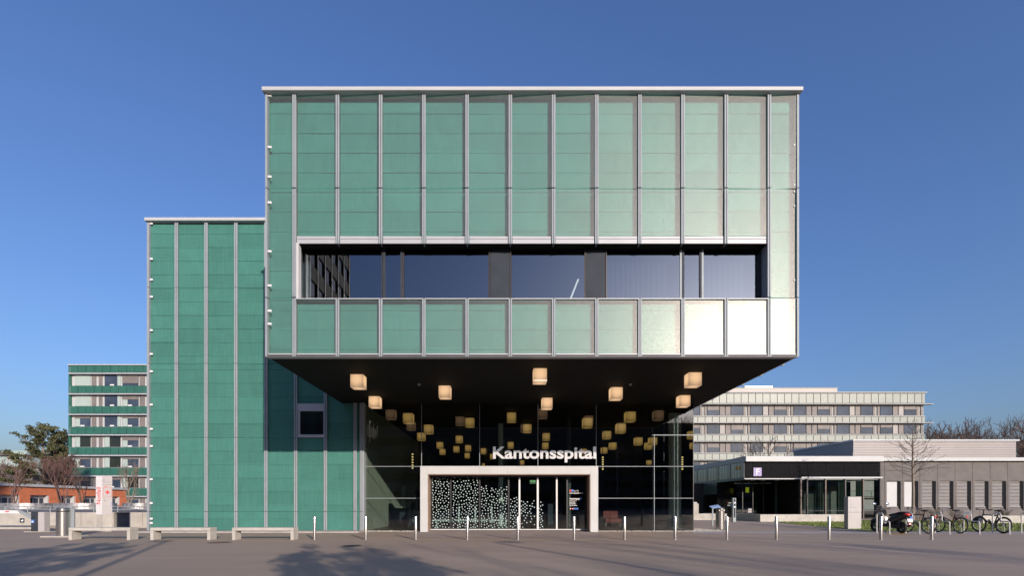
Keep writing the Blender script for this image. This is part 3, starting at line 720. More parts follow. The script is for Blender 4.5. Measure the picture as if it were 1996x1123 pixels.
# dotted and plain boards inside
for (pxa, pxb, d, y0, y1) in ((1068, 1078, 24.5, 983, 1024),):
    b = MB().box(PX(pxa, d), d, PZ(y1, d), PX(pxb, d), d + .03, PZ(y0, d)).build('notice_board', M['col_white'], HB)
MB().box(PX(842, 25), 25, .35, PX(990, 25), 25.3, .43).box(PX(850, 25), 25, .02, PX(852, 25), 25.3, .35).box(PX(985, 25), 25, .02, PX(987, 25), 25.3, .35).build('hall_bench', M['col_white'], HB)
for x in (893, 925, 957): MB().box(PX(x, 26), 26, .02, PX(x + 3, 26), 26.06, 1.5).build('display_post', M['col_white'], HB)
MB().box(PX(1033, 24), 24, 2.25, PX(1044, 24), 24.06, 2.42).build('exit_lamp', M['exit'], HB)
# lettering on the pane at the right of the door
tx = PX(1110, DD); ty = DD - .012
def badge(pxa, pya, pxb, pyb, m): return MB().box(PX(pxa, DD), ty - .004, PZ(pyb, DD), PX(pxb, DD), ty, PZ(pya, DD))
INFO = thing('door_lettering', 'white lettering with small red and blue squares on the glass pane right of the door', 'lettering', (tx, ty, 1.0))
badge(1110, 955.2, 1113.8, 959.3, 0).build('red_square', M['redpaint'], INFO)
badge(1114.2, 955.2, 1118, 959.3, 0).build('blue_square', M['blue'], INFO)
text_block('so H', PX(1118.8, DD), ty, PZ(959, DD), .075).build('logo_text', M['signwhite'], INFO, fixn=False)
text_block('kantonsspital olten', tx, ty, PZ(963, DD), .06, bold=.02, width=PX(1136.5, DD) - tx).build('heading', M['signwhite'], INFO, fixn=False)
text_block('Haupteingang', tx, ty, PZ(974.4, DD), .075, bold=.03, width=PX(1129.5, DD) - tx).build('heading', M['signwhite'], INFO, fixn=False)
badge(1130.4, 970.6, 1133.9, 974.6, 0).build('blue_square', M['blue'], INFO)
for y, x in ((977.2, 1123.5), (979.6, 1121), (981.6, 1122.5), (983.6, 1122), (986.4, 1124.5)):
    m = MB(); q = 1110.0
    while q < x:
        e = min(x, q + rd.uniform(1.4, 4)); m.box(PX(q, DD), ty - .003, PZ(y + .45, DD), PX(e, DD), ty, PZ(y - .45, DD)); q = e + .6
    m.build('text_line', M['signwhite'], INFO)
for k, (x, mm) in enumerate(((1112, 'redpaint'), (1116.5, 'redpaint'), (1120.6, 'blue'), (1125, 'blue'))):
    if k < 2:
        m = MB().ring((PX(x, DD), ty, PZ(992.4, DD)), (0, 1, 0), .032, .008, 16, 4); m.build('prohibition_sign', M[mm], INFO)
        MB().disc((PX(x, DD), ty - .002, PZ(992.4, DD)), (1, 0, 0), (0, 0, 1), .03, 12).build('sign_disc', M['signwhite'], INFO, fixn=False)
    else: badge(x - 1.6, 990.8, x + 1.6, 994, 0).build('blue_square', M[mm], INFO)

# big lettering over the entrance
LS = thing('lettering_sign', 'large white raised lettering reading Kantonsspital above the white entrance portal', 'sign', (PX(961, DG), DG - .1, PZ(894.5, DG)))
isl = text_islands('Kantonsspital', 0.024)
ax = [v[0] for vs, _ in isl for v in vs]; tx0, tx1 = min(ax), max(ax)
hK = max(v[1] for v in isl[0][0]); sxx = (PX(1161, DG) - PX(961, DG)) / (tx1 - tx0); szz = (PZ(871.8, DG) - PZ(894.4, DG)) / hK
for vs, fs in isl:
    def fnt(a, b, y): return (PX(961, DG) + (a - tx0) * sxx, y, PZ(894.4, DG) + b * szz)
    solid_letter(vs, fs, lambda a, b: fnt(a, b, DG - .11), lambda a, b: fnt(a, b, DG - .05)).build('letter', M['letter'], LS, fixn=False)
MB().box(PX(963, DG), DG - .049, PZ(890, DG), PX(1160, DG), DG - .037, PZ(889.3, DG)).build('letter_rail', M['alu_dark'], LS)

# ================================================================== LANTERNS
CS = .447
def lantern(label, x, y, ztop, m, group, hang=0.0, s=CS):
    t = thing('cube_lantern', label, 'lamp', (x, y, ztop), 0, group)
    b = MB().box(-s/2, -s/2, -s, s/2, s/2, 0); o = b.build('lamp_shade', m, t, bevel=.008, world=False)
    if hang > .02: MB().cone((0, 0, .001), (0, 0, hang), .012, .012, 6).build('hanger', M['alu_dark'], t, world=False)
    else: MB().box(-s/2 + .05, -s/2 + .05, .001, s/2 - .05, s/2 - .05, hang).build('base_plate', M['alu_dark'], t, world=False)
    return t
outer = [(695.1, 729.8, 'glowing cube lamp at the left end of the front row, left of the soffit spot'), (1053.1, 718.0, 'glowing cube lamp in the middle of the front row, with a bright sunlit foot'),
         (1355.5, 726.0, 'glowing cube lamp at the right end of the front row, with a small sunlit patch'), (866.3, 751.9, 'glowing cube lamp hanging alone between the front left and front middle cubes'),
         (1202.7, 755.0, 'glowing cube lamp hanging alone right of the middle under the soffit'), (728.9, 772.7, 'glowing cube lamp in the back row just below the front left cube'),
         (1066.8, 775.7, 'glowing cube lamp in the back row below the front middle cube'), (1335.5, 770.7, 'glowing cube lamp in the back row below the front right cube')]
for px, py, lab in outer:
    zt_ = ZB - .02; d = (zt_ - EYE) * F_PX / (HY - py)
    lantern(lab, PX(px, d), d + CS / 2, zt_, M['lamp'], 'cube lamps under the overhanging soffit', .018)
inner = [(796.5,816.8,18.7),(835.7,838,16.6),(915.8,824.9,16.8),(942.3,841.3,10.6),(857.4,865.8,11.8),(862.5,881.6,10.6),(889.6,875.1,11),(912.4,869.2,11.2),(910.8,885.1,9.7),(895.2,854.6,13),(943.6,903.4,7.7),
         (817.3,897.5,7.5),(866.3,906.6,7),(761,853.6,9.5),(821.4,852.3,14.5),(957.6,881.6,9.5),(997,815,17.6),(1028,836.4,15.5),(1144.6,825.8,18),(1227.7,813.8,19.0),(1209.4,836.4,17.3),(1064.6,849.1,13.5),
         (1182.6,849.1,14.7),(1063,865,11.7),(1194,870.2,12.8),(1177.4,878.8,11.3),(1243.8,861.2,14.3),(1206,895,9.8),(1181.9,905.5,8),(1193.9,912.7,7.5),(1017.6,900.3,8.3),(1137.8,873.2,10.5),(995.4,862.7,11.8)]
for px, py, wp in inner:
    d = max(DG + .5, CS * F_PX / wp)
    d = min(d, 56); z = PZ(py, d) + CS / 2; z = min(z, ZB - .03)
    lantern('dim amber cube lamp glowing inside the dark hall behind the entrance glass', PX(px, d), d, z, M['lamp_in'], 'cube lamps inside the entrance hall', ZB - z - .002)
for k, (px, y0, y1) in enumerate(((804, 886, 913), (1175.2, 892, 915))):
    d = 30.0; t = thing('strip_lamp', ('left' if k == 0 else 'right') + ' vertical row of small yellow lights behind the entrance glass, ' + ('left' if k == 0 else 'right') + ' of the white portal', 'lamp', (PX(px, d), d, PZ(y1, d)))
    for q in range(6):
        y = y0 + (y1 - y0) * q / 5; MB().box(PX(px - 1.4, d), d, PZ(y + 1.2, d), PX(px + 1.4, d), d + .05, PZ(y - 1.2, d)).build('light', M['strip'], t)
    MB().box(PX(px - .3, d), d + .06, PZ(y1 + 2, d), PX(px + .3, d), d + .1, ZB - .01).build('rail', M['alu_dark'], t)
for px, py, side in ((817, 748.5, 'left'), (1229, 748.5, 'right')):
    d = (ZB - EYE) * F_PX / (HY - py); t = thing('soffit_spot', 'small grey dome lamp on the black soffit, ' + side + ' of the two', 'lamp', (PX(px, d), d, ZB), 0, 'small domes on the soffit')
    m = MB().lathe([(.001, -.075), (.035, -.068), (.055, -.045), (.062, -.01), (.062, -.001)], (0, 0, 0), 16); m.build('dome', M['alu'], t, world=False, smooth=True)
    MB().lathe([(.072, -.006), (.072, -.0005)], (0, 0, 0), 16).build('base_ring', M['alu_dark'], t, world=False)
SOFA = thing('sofa', 'red waiting sofa inside the hall behind the right glass panes', 'sofa', (PX(1195, 26), 26, .02))
MB().box(PX(1180, 26), 26, .2, PX(1212, 26), 26.8, .45).build('seat', M['darksofa'], SOFA, bevel=.04)
MB().box(PX(1180, 26), 26.62, .455, PX(1212, 26), 26.82, .85).build('backrest', M['darksofa'], SOFA, bevel=.04)
for x in (1181.5, 1210): MB().box(PX(x, 26) - .03, 26.1, .02, PX(x, 26) + .03, 26.7, .195).build('leg', M['alu_dark'], SOFA)

# ================================================================== STREET FURNITURE
# ---- bollards
DB = GD(1053)
bl = [(613, 'in front of the green wall just right of the third bench'), (713, 'in front of the end of the green wall beside the dark glass'), (810.5, 'just left of the white entrance portal'),
      (911, 'in front of the dotted glass of the entrance'), (1009.5, 'in front of the left stile of the sliding door'), (1119, 'in front of the lettered pane at the right of the door'),
      (1217.5, 'in front of the dark glass right of the portal, first after it'), (1316, 'in front of the column behind the right glass corner'), (1417, 'just right of the steel bin by the glass corner'),
      (1513.5, 'in front of the end of the low concrete wall'), (1616, 'in front of the lawn left of the small white sign'), (1717, 'in front of the black scooter'), (1816, 'in front of the bicycles')]
first = None
for k, (px, lab) in enumerate(bl):
    if first is None:
        first = thing('bollard', '', 'bollard', (0, 0, 0), 0, 'steel bollards along the forecourt')
        MB().lathe([(.050, .001), (.050, .80), (.046, .812), (.001, .813)], n=20).build('post', M['steel'], first, smooth=True, world=False)
        MB().lathe([(.08, .0005), (.08, .006), (.0505, .008)], n=20).build('base_ring', M['steel'], first, world=False)
        o = first
    else: o = dup(first)
    o.location = (PX(px, DB), DB, 0); o['label'] = 'slim steel bollard ' + lab

# ---- concrete benches
DBN = GD(1053.8)
def bench(pxa, pxb, label):
    x0, x1 = PX(pxa, DBN), PX(pxb, DBN); t = thing('concrete_bench', label, 'bench', ((x0 + x1) / 2, DBN, 0), 0, 'concrete benches')
    y1 = DBN + .40; z = .43; th = .10
    MB().box(x0, DBN, z - .105, x1, y1, z).build('seat', M['conc_light'], t, bevel=.01)
    MB().box(x0 + .002, DBN + .003, 0, x0 + .108, y1 - .003, z - .106).build('leg', M['conc_light'], t, bevel=.008)
    MB().box(x1 - .108, DBN + .003, 0, x1 - .002, y1 - .003, z - .106).build('leg', M['conc_light'], t, bevel=.008)
bench(133.3, 253, 'pale concrete bench beside the steel bin, leftmost of three'); bench(292.5, 409.5, 'pale concrete bench in the middle, at the left corner of the green wall'); bench(452, 572, 'pale concrete bench at the right, nearest the first bollard')

# ---- steel bins
def bin_(px, py, label, h, wpx, flange):
    d = GD(py); r = wpx / F_PX * d / 2; x = PX(px, d)
    t = thing('litter_bin', label, 'bin', (x, d, 0), 0, 'steel litter bins')
    MB().lathe([(r, .04), (r, h * .865)], (x, d, 0), 28).build('body', M['steel'], t, smooth=True)
    MB().lathe([(r * .93, h * .865), (r * .93, h * .905)], (x, d, 0), 28).build('mouth', M['alu_dark'], t, smooth=True)
    MB().lathe([(r, h * .905), (r, h * .955)], (x, d, 0), 28).build('band', M['steel'], t, smooth=True)
    for s in (-1, 1): MB().box(x + s * r * .55 - .03, d - r * 1.0, h * .866, x + s * r * .55 + .03, d - r * .72, h * .904).build('mouth_strut', M['steel'], t)
    MB().lathe([(r * .9, h * .955), (r * .9, h * .972)], (x, d, 0), 28).build('slot', M['alu_dark'], t, smooth=True)
    MB().lathe([(r, h * .972), (r, h * .985), (r * .8, h), (.001, h + .01)], (x, d, 0), 28).build('lid', M['steel'], t, smooth=True)
    MB().lathe([(r * .96, 0), (r * .96, .04)], (x, d, 0), 28).build('foot', M['alu_dark'], t)
    if flange: MB().box(x + r * .65, d + r * .55, .03, x + r * 1.45, d + r * .9, h * .97).build('back_plate', M['alu'], t, bevel=.01)
    return t, x, d, r
t, x, d, r = bin_(123, 1047.5, 'round brushed steel litter bin at the left end of the first bench', 1.10, 21.5, True)
MB().box(x - .55, d - .35, 0.001, x + .62, d + .4, .05).build('base_slab', M['conc'], t, bevel=.01)
bin_(1403.5, 1034, 'round brushed steel litter bin beside the right corner of the glass hall', 1.06, 16, False)

# ---- parking barrier
d = GD(1038); BR = thing('parking_barrier', 'parking barrier with dark grey box and raised white boom at the left edge', 'barrier', (PX(73, d), d, 0))
z1 = PZ(998.5, d); xa, xb, xc = PX(60, d), PX(73.5, d), PX(85.5, d)
MB().box(xa, d, .03, xb - .002, d + .32, z1).build('housing', M['anthracite'], BR, bevel=.015)
MB().box(xb, d + .01, .03, xc, d + .30, z1 - .01).build('cover', M['signgrey'], BR, bevel=.012)
MB().box(PX(50, d), d - .08, .001, PX(100, d), d + .5, .03).build('base_slab', M['conc'], BR)
pa = P3(63.5, 1010.5, d + .05); pb = P3(33, 995.5, d + .05)
u = (pb - pa).normalized(); wv = Vector((0, 0, 1)) - u * u.z; wv.normalize()
m = MB(); hw2 = .075
vs = []
for p, h in ((pa, .09), (pb, .06)):
    for yy in (0, .07): vs += [p + wv * h + Vector((0, yy, 0)), p - wv * h + Vector((0, yy, 0))]
m.add(vs, [(0, 1, 5, 4), (2, 6, 7, 3), (0, 4, 6, 2), (1, 3, 7, 5), (0, 2, 3, 1), (4, 5, 7, 6)]).build('arm', M['alu'], BR)
bz = PZ(998.4, d); MB().prism([(PX(-60, d), bz - .075), (PX(36.5, d), bz - .075), (PX(31, d), bz + .06), (PX(-60, d), bz + .075)], 'y', d + .04, d + .08).build('boom', M['signwhite'], BR)
MB().box(PX(8, d), d + .034, bz - .02, PX(16, d), d + .039, bz + .022).build('red_stripe', M['redpaint'], BR)
MB().box(PX(61.2, d), d - .012, PZ(1020.5, d), PX(66.8, d), d - .001, PZ(1013.8, d)).build('blue_notice', M['blue'], BR)
MB().box(PX(62.2, d), d - .016, PZ(1019.2, d), PX(65.8, d), d - .013, PZ(1016.5, d)).build('notice_panel', M['signwhite'], BR)
MB().cone((PX(64.5, d), d - .02, PZ(1009.5, d)), (PX(64.5, d), d + .12, PZ(1009.5, d)), .07, .07, 16).build('pivot', M['blackplastic'], BR)

# ---- retaining wall with door, railing
dw = 25.0; RW = thing('retaining_wall', 'board marked concrete retaining wall left of the green building', 'wall', (PX(150, dw), dw, 0))
zt = PZ(999.5, dw); zlow = PZ(1001.5, dw)
xl, xr = PX(-400, dw), WXL - .03
dx0, dx1 = PX(221.5, dw), PX(251.5, dw)
MB().box(xl, dw, 0, dx0, dw + .3, zt).build('wall', M['conc'], RW, bevel=.01)
MB().box(dx1, dw, 0, xr, dw + .3, zt).build('wall', M['conc'], RW, bevel=.01)
MB().box(dx0 + .002, dw + .18, 0, dx1 - .002, dw + .24, zt - .03).build('door', M['navy'], RW)
MB().box(dx0, dw + .02, zt - .028, dx1, dw + .3, zt - .001).build('lintel', M['conc'], RW)
for px in (118, 158, 278): MB().box(PX(px, dw) - .006, dw - .004, .1, PX(px, dw) + .006, dw + .01, zt - .02).build('joint', M['alu_dark'], RW)
MB().box(xl, dw - 1.3, 0, PX(112, dw), dw - .02, .14).build('plinth', M['conc'], RW, bevel=.01)
sp = thing('wall_camera', 'small black square light on the concrete retaining wall', 'light', (PX(44, dw), dw - .03, PZ(1019, dw)))
MB().box(PX(40, dw), dw - .04, PZ(1019.5, dw), PX(48, dw), dw - .005, PZ(1011, dw)).build('housing', M['anthracite'], sp, bevel=.008)
MB().prism([(PX(42.5, dw), PZ(1016.4, dw)), (PX(46.5, dw), PZ(1016.9, dw)), (PX(46.5, dw), PZ(1013.4, dw))], 'y', dw - .05, dw - .042).build('lens', M['lens'], sp)
RL = thing('railing', 'grey tube railing on top of the retaining wall', 'railing', (PX(150, dw), dw + .3, zt))
dr = dw + 2.2
for z, y in ((PZ(988.2, dr), 0), (PZ(994, dr), 0)): MB().tube([(PX(-300, dr), dr, z + .02), (PX(288, dr), dr, z - .0)], .022, 8).build('rail', M['alu'], RL)
for px in (-60, 10, 54, 98, 140, 183, 229.5, 272): MB().cone((PX(px, dr), dr, TZ), (PX(px, dr), dr, PZ(987.5, dr)), .026, .026, 8).build('post', M['alu'], RL)

# ---- emergency pylon: a white face turned left, a grey face turned right
d = GD(1036.8); PY = thing('sign_pylon', 'tall white sign pylon reading Notfall with a red cross, behind the first bench', 'sign', (PX(199, d), d, 0))
zb_, zt_ = PZ(1004, d), PZ(928.5, d)
A = Vector((PX(187, d + .07), d + .07)); B = Vector((PX(199.2, d), d)); C_ = Vector((PX(218.8, d + .09), d + .09)); D_ = A + Vector((.38, .34))
def quadprism(a, b, c, e, z0, z1): return MB().prism([tuple(a), tuple(b), tuple(c), tuple(e)], 'z', z0, z1)
ctr = (A + B + C_ + D_) / 4
def shrink(p, f): return ctr + (p - ctr) * f
quadprism(*[shrink(p, .93) for p in (A, B, C_, D_)], 0, zb_).build('base', M['conc'], PY)
quadprism(A, B, C_, D_, zb_ + .001, zt_).build('body', M['signgrey'], PY, bevel=.006)
def face(P, Q, off):     # outward shifted frame of a vertical face from P to Q
    u = (Q - P).normalized(); n = Vector((u.y, -u.x)); return u, n
uL, nL = face(A, B, 0); uR, nR = face(B, C_, 0)
def on(P, u, n, s, z, o=.004): return Vector((P.x + u.x * s + n.x * o, P.y + u.y * s + n.y * o, z))
def plate(P, u, n, s0, s1, z0, z1, o0=.0015, o1=.005):
    vs = [on(P, u, n, s, z, o) for o in (o0, o1) for (s, z) in ((s0, z0), (s1, z0), (s1, z1), (s0, z1))]
    return MB().add(vs, [(0, 1, 2, 3), (4, 7, 6, 5), (0, 4, 5, 1), (1, 5, 6, 2), (2, 6, 7, 3), (3, 7, 4, 0)])
wL, wR = (B - A).length, (C_ - B).length
plate(A, uL, nL, .004, wL - .004, zb_ + .004, zt_ - .004).build('white_face', M['signwhite'], PY)
isl = text_islands('Notfall', .005); xs_ = [v[0] for vs, _ in isl for v in vs]; a0, a1 = min(xs_), max(xs_)
zs0, zs1 = PZ(983.5, d), PZ(950.5, d); sc = (zs1 - zs0) / (a1 - a0)
for vs, fs in isl:
    f1 = lambda a, b, o: on(A, uL, nL, wL * .76 - b * sc * 1.15, zs0 + (a - a0) * sc, o)
    solid_letter(vs, fs, lambda a, b: f1(a, b, .010), lambda a, b: f1(a, b, .0055)).build('letter', M['redpaint'], PY, fixn=False)
def zz(y): return PZ(y, d)
cx_ = wR * .53; cz_ = zz(960.3); a_ = .085; b_ = .028
cr = MB()
for (s0, s1, z0, z1) in ((cx_ - a_, cx_ + a_, cz_ - b_, cz_ + b_), (cx_ - b_, cx_ + b_, cz_ + b_, cz_ + a_), (cx_ - b_, cx_ + b_, cz_ - a_, cz_ - b_)):
    q = plate(B, uR, nR, s0, s1, z0, z1, .006, .010); cr.add(q.v, q.f)
cr.build('red_cross', M['redpaint'], PY)
for (s0, s1, z0, z1) in ((cx_ - .15, cx_ + .15, cz_ + .205, cz_ + .212), (cx_ - .15, cx_ + .15, cz_ - .212, cz_ - .205), (cx_ - .157, cx_ - .15, cz_ - .212, cz_ + .212), (cx_ + .15, cx_ + .157, cz_ - .212, cz_ + .212)):
    plate(B, uR, nR, s0, s1, z0, z1, .002, .006).build('frame_line', M['redpaint'], PY)
plate(B, uR, nR, wR * .06, wR * .12, zz(937.4), zz(936), .002, .006).build('logo_square', M['redpaint'], PY)
plate(B, uR, nR, wR * .13, wR * .26, zz(937.4), zz(936), .002, .006).build('logo_square', M['blue'], PY)
plate(B, uR, nR, wR * .06, wR * .80, zz(940.6), zz(940.2), .002, .006).build('text_line', M['anthracite'], PY)
plate(B, uR, nR, wR * .02, wR * .98, zz(945.4), zz(945.1), .002, .004).build('panel_joint', M['alu_dark'], PY)
plate(B, uR, nR, wR * .18, wR * .5, zz(949.6), zz(948.6), .002, .006).build('red_text', M['redpaint'], PY)
plate(B, uR, nR, wR * .20, wR * .33, zz(976.8), zz(976.2), .002, .006).build('arrow', M['anthracite'], PY)
plate(B, uR, nR, wR * .29, wR * .33, zz(977.4), zz(975.6), .006, .008).build('arrow_head', M['anthracite'], PY)
for y in (981.5, 986.5): plate(B, uR, nR, wR * .90, wR * .97, zz(y + 1), zz(y - 1), .002, .006).build('blue_mark', M['blue'], PY)

# ---- small white sign on the lawn
d = GD(1032.3); S2 = thing('information_sign', 'small pale sign slab standing on the lawn left of the scooter', 'sign', (PX(1666, d), d, 0))
MB().box(PX(1653, d), d, .012, PX(1679, d), d + .28, PZ(999.5, d)).build('lower_panel', M['signgrey'], S2, bevel=.006)
MB().box(PX(1653, d), d - .003, PZ(999.2, d), PX(1679, d), d + .28, PZ(969, d)).build('upper_panel', M['signgrey'], S2, bevel=.006)
for (y, a, b) in ((977, 1657, 1661), (984, 1657, 1662), (989, 1657, 1670), (990.5, 1657, 1668)):
    MB().box(PX(a, d), d - .007, PZ(y + .5, d), PX(b, d), d - .004, PZ(y - .3, d)).build('text_line', M['alu'], S2)

# ---- bicycle racks: a tall hoop stepping down to a lower one
RKX = [(1709, 'behind the bollard at the front wheel of the scooter', 'leftmost'), (1765.5, 'just right of the scooter', ''), (1822, '', ''), (1878.5, '', ''), (1935, '', ''), (1991, '', '')]
rlab = ['white tube bicycle rack left of the scooter', 'white tube bicycle rack between the scooter and the first bicycle', 'white tube bicycle rack in front of the wheel of the dark red bicycle',
        'white tube bicycle rack between the dark red bicycle and the black mountain bike', 'white tube bicycle rack beside the black mountain bike', 'white tube bicycle rack at the right edge, without a bicycle']
yb, ym, yf = GD(1040.4), GD(1040.4) - .33, GD(1042.4)
def arc(y0, z0, y1, z1, n=6):      # quarter turns used to round the corners
    pass
r_ = .10
pth = [(0, yb, 0), (0, yb, .86 - r_)]
for k in range(1, 7): a = math.pi / 2 * k / 6; pth.append((0, yb - r_ + r_ * math.cos(a), .86 - r_ + r_ * math.sin(a)))
for k in range(0, 7): a = math.pi / 2 * k / 6; pth.append((0, ym + r_ - r_ * math.sin(a), .86 - r_ + r_ * math.cos(a)))
q_ = .07
for k in range(0, 6): a = math.pi / 2 * k / 5; pth.append((0, ym - q_ + q_ * math.cos(a), .52 + q_ - q_ * math.sin(a)))
for k in range(0, 6): a = math.pi / 2 * k / 5; pth.append((0, yf + q_ - q_ * math.sin(a), .52 - q_ + q_ * math.cos(a)))
pth.append((0, yf, 0))
rk = None
for k, (px, _, _) in enumerate(RKX):
    if rk is None:
        rk = thing('bicycle_rack', '', 'bike rack', (0, 0, 0), 0, 'bicycle racks along the lawn')
        MB().tube([(x, y - yb, z) for x, y, z in pth], .024, 10).build('tube', M['whitesteel'], rk, smooth=True, world=False)
        for y in (0, yf - yb): MB().lathe([(.06, .001), (.06, .008), (.026, .01)], (0, y, 0), 14).build('foot_plate', M['whitesteel'], rk, world=False)
        o = rk
    else: o = dup(rk)
    o.location = (PX(px, yb), yb, 0); o['label'] = rlab[k]

# ---- bicycles (local x forward, z up, rear axle at the origin)
def wheel(t, x, r, tyre, spokes=28, guard=False):
    w_ = MB().ring((x, 0, r), (0, 1, 0), r - tyre, tyre, 44, 8).build('wheel', M['rubber'], t, smooth=True, world=False)
    MB().ring((x, 0, r), (0, 1, 0), r - tyre * 2.0 - .006, .009, 44, 6).build('rim', M['alu'] , w_, smooth=True, world=False)
    sp_ = MB()
    for i in range(spokes):
        a = 2 * math.pi * i / spokes; s = .022 if i % 2 else -.022
        sp_.cone((x + math.cos(a + .35) * .02, s, r + math.sin(a + .35) * .02), (x + math.cos(a) * (r - tyre * 2), 0, r + math.sin(a) * (r - tyre * 2)), .0016, .0016, 3, False)
    sp_.build('spokes', M['steel'], w_, world=False, fixn=False)
    MB().cone((x, -.055, r), (x, .055, r), .022, .022, 10).build('hub', M['alu'], w_, world=False)
    return w_
def bicycle(label, x, y, kind, lean=0.0, frame='blackpaint', rz=90, R_=.345, wb=1.05, tyre=.022, steer=0.0):
    t = thing('bicycle', label, 'bicycle', (x, y, 0), R(rz)); t.rotation_euler[0] = 0
    wheel(t, 0, R_, tyre); wheel(t, wb, R_, tyre)
    fm = M[frame]; bb = (.44, 0, .29); st = (.27, 0, .78); hd = (wb - .17, 0, .82); hl_ = (wb - .12, 0, .66)
    f = MB()
    if kind == 'step':   # low sloping twin tubes
        f.tube([(hl_[0] - .0, 0, hl_[2] + .05), (.38, 0, .48)], .022, 8); f.tube([(hl_[0] + .02, 0, hl_[2]), bb], .024, 8)
    else:
        f.tube([(hd[0], 0, hd[2] - .04), (.29, 0, .74 if kind == 'mtb' else .80)], .024, 8); f.tube([hl_, bb], .029, 8)
    f.tube([bb, st], .022, 8); f.tube([(hd[0] - .01, 0, hd[2] + .03), (hl_[0] + .012, 0, hl_[2] - .03)], .02, 8)
    for s in (-1, 1): f.tube([(0, .05 * s, R_), bb], .013, 6); f.tube([(0, .05 * s, R_), (.29, .012 * s, .72)], .012, 6)
    f.build('frame', fm, t, smooth=True, world=False)
    fk = MB()
    for s in (-1, 1): fk.tube([(hl_[0] + .012, .045 * s, hl_[2] - .03), (wb - .03, .05 * s, .42), (wb, .05 * s, R_)], .02 if kind == 'mtb' else .015, 6)
    fk.tube([(hl_[0] + .012, -.05, hl_[2] - .03), (hl_[0] + .012, .05, hl_[2] - .03)], .014, 6)
    fk.build('fork', M['steel'] if kind == 'mtb' else fm, t, smooth=True, world=False)
    MB().tube([st, (st[0] - .035, 0, .93)], .013, 8).build('seat_post', M['alu_dark'] if kind != 'step' else M['steel'], t, world=False)
    sd = MB().lathe([(.001, -.02), (.55, -.015), (.9, .0), (1.0, .02), (.9, .045), (.001, .055)], n=16); sd.xf(Matrix.Diagonal((.095, .09, 1.3, 1.0)))
    nose = MB().tube([(.02, 0, .02), (.13, 0, .018), (.18, 0, .012)], [.055, .03, .02], 10)
    sd.add(nose.v, nose.f); sd.xf(Matrix.Translation((st[0] - .07, 0, .945)) @ Matrix.Diagonal((1.25, 1, .85, 1))); sd.build('saddle', M['blackplastic'], t, smooth=True, world=False)
    hz_ = 1.0 if kind != 'mtb' else .99
    hb = MB(); hx = hd[0] - .02
    hb.tube([(hd[0], 0, hd[2]), (hx + .01, 0, hz_ - .03), (hx + .06, 0, hz_)], .02, 8)
    if kind == 'mtb': bar = [(hx - .02, -.34, hz_ + .02), (hx + .04, -.15, hz_ + .01), (hx + .06, 0, hz_), (hx + .04, .15, hz_ + .01), (hx - .02, .34, hz_ + .02)]
    else: bar = [(hx - .16, -.29, hz_ + .05), (hx - .02, -.24, hz_ + .05), (hx + .06, -.08, hz_), (hx + .06, .08, hz_), (hx - .02, .24, hz_ + .05), (hx - .16, .29, hz_ + .05)]
    hb.tube(bar, .017, 8); h_ = hb.build('handlebar', M['blackpaint'] if kind == 'mtb' else M['steel'], t, smooth=True, world=False)
    for s in (0, -1):
        a, b = Vector(bar[0 if s == 0 else -1]), Vector(bar[1 if s == 0 else -2]); MB().tube([a, a + (b - a).normalized() * .12], .024, 8).build('grip', M['rubber'], h_, world=False)
    for s in (-1, 1): MB().tube([(hx + .02, .18 * s, hz_ + .02), (hx + .07, .26 * s, hz_ - .02), (hx - .0, .31 * s, hz_ - .0)], .005, 5).build('brake_lever', M['alu_dark'], h_, world=False)
    MB().tube([(hx + .08, .1, hz_), (hx + .14, .05, hz_ - .08), (hl_[0] + .06, .02, hl_[2] + .02)], .004, 5).build('brake_cable', M['blackplastic'], t, world=False)
    ck = MB().ring((bb[0], -.05, bb[2]), (0, 1, 0), .085, .008, 24, 5).cone((bb[0], -.07, bb[2]), (bb[0], .07, bb[2]), .022, .022, 10)
    for s, a in ((-1, -.9), (1, 2.24)): ck.tube([(bb[0], .07 * s, bb[2]), (bb[0] + .17 * math.cos(a), .08 * s, bb[2] + .17 * math.sin(a))], .010, 6)
    ck.build('crank', M['alu_dark'], t, world=False)
    for s, a in ((-1, -.9), (1, 2.24)):
        px_, pz_ = bb[0] + .17 * math.cos(a), bb[2] + .17 * math.sin(a); MB().box(px_ - .045, .085 * s, pz_ - .012, px_ + .045, .085 * s + .09 * s, pz_ + .012).build('pedal', M['blackplastic'], t, world=False)
    ch = MB().tube([(bb[0], -.055, bb[2] + .085), (0, -.055, R_ + .04)], .004, 4).tube([(bb[0], -.055, bb[2] - .085), (.02, -.055, R_ - .16), (0, -.055, R_ - .05)], .004, 4)
    ch.build('chain', M['alu_dark'], t, world=False)
    MB().cone((0, -.07, R_), (0, -.045, R_), .045, .055, 16).tube([(0, -.06, R_), (.03, -.065, R_ - .10), (.03, -.065, R_ - .17)], .012, 6).build('gears', M['alu_dark'], t, world=False)
    if kind in ('city', 'step'):
        for cx2, a0, a1 in ((0, -.9, 1.45), (wb, -.4, 1.15)):
            n = 14; vs = []
            for i in range(n + 1):
                a = a0 + (a1 - a0) * i / n; e = (cx2 - math.sin(a) * (R_ + .025), R_ + math.cos(a) * (R_ + .025))
                vs += [(e[0], -.025, e[1]), (e[0], .025, e[1])]
            MB().add(vs, [(2*i, 2*i+1, 2*i+3, 2*i+2) for i in range(n)]).build('mudguard', M['blackplastic'], t, world=False, fixn=False, smooth=True)
        rkk = MB()
        for s in (-1, 1): rkk.tube([(.22, .06 * s, .745), (-.24, .06 * s, .745)], .006, 5).tube([(0, .06 * s, R_), (-.08, .06 * s, .745)], .005, 5).tube([(0, .06 * s, R_), (.12, .06 * s, .745)], .005, 5)
        for xx in (-.24, -.1, .05, .2): rkk.tube([(xx, -.06, .745), (xx, .06, .745)], .005, 5)
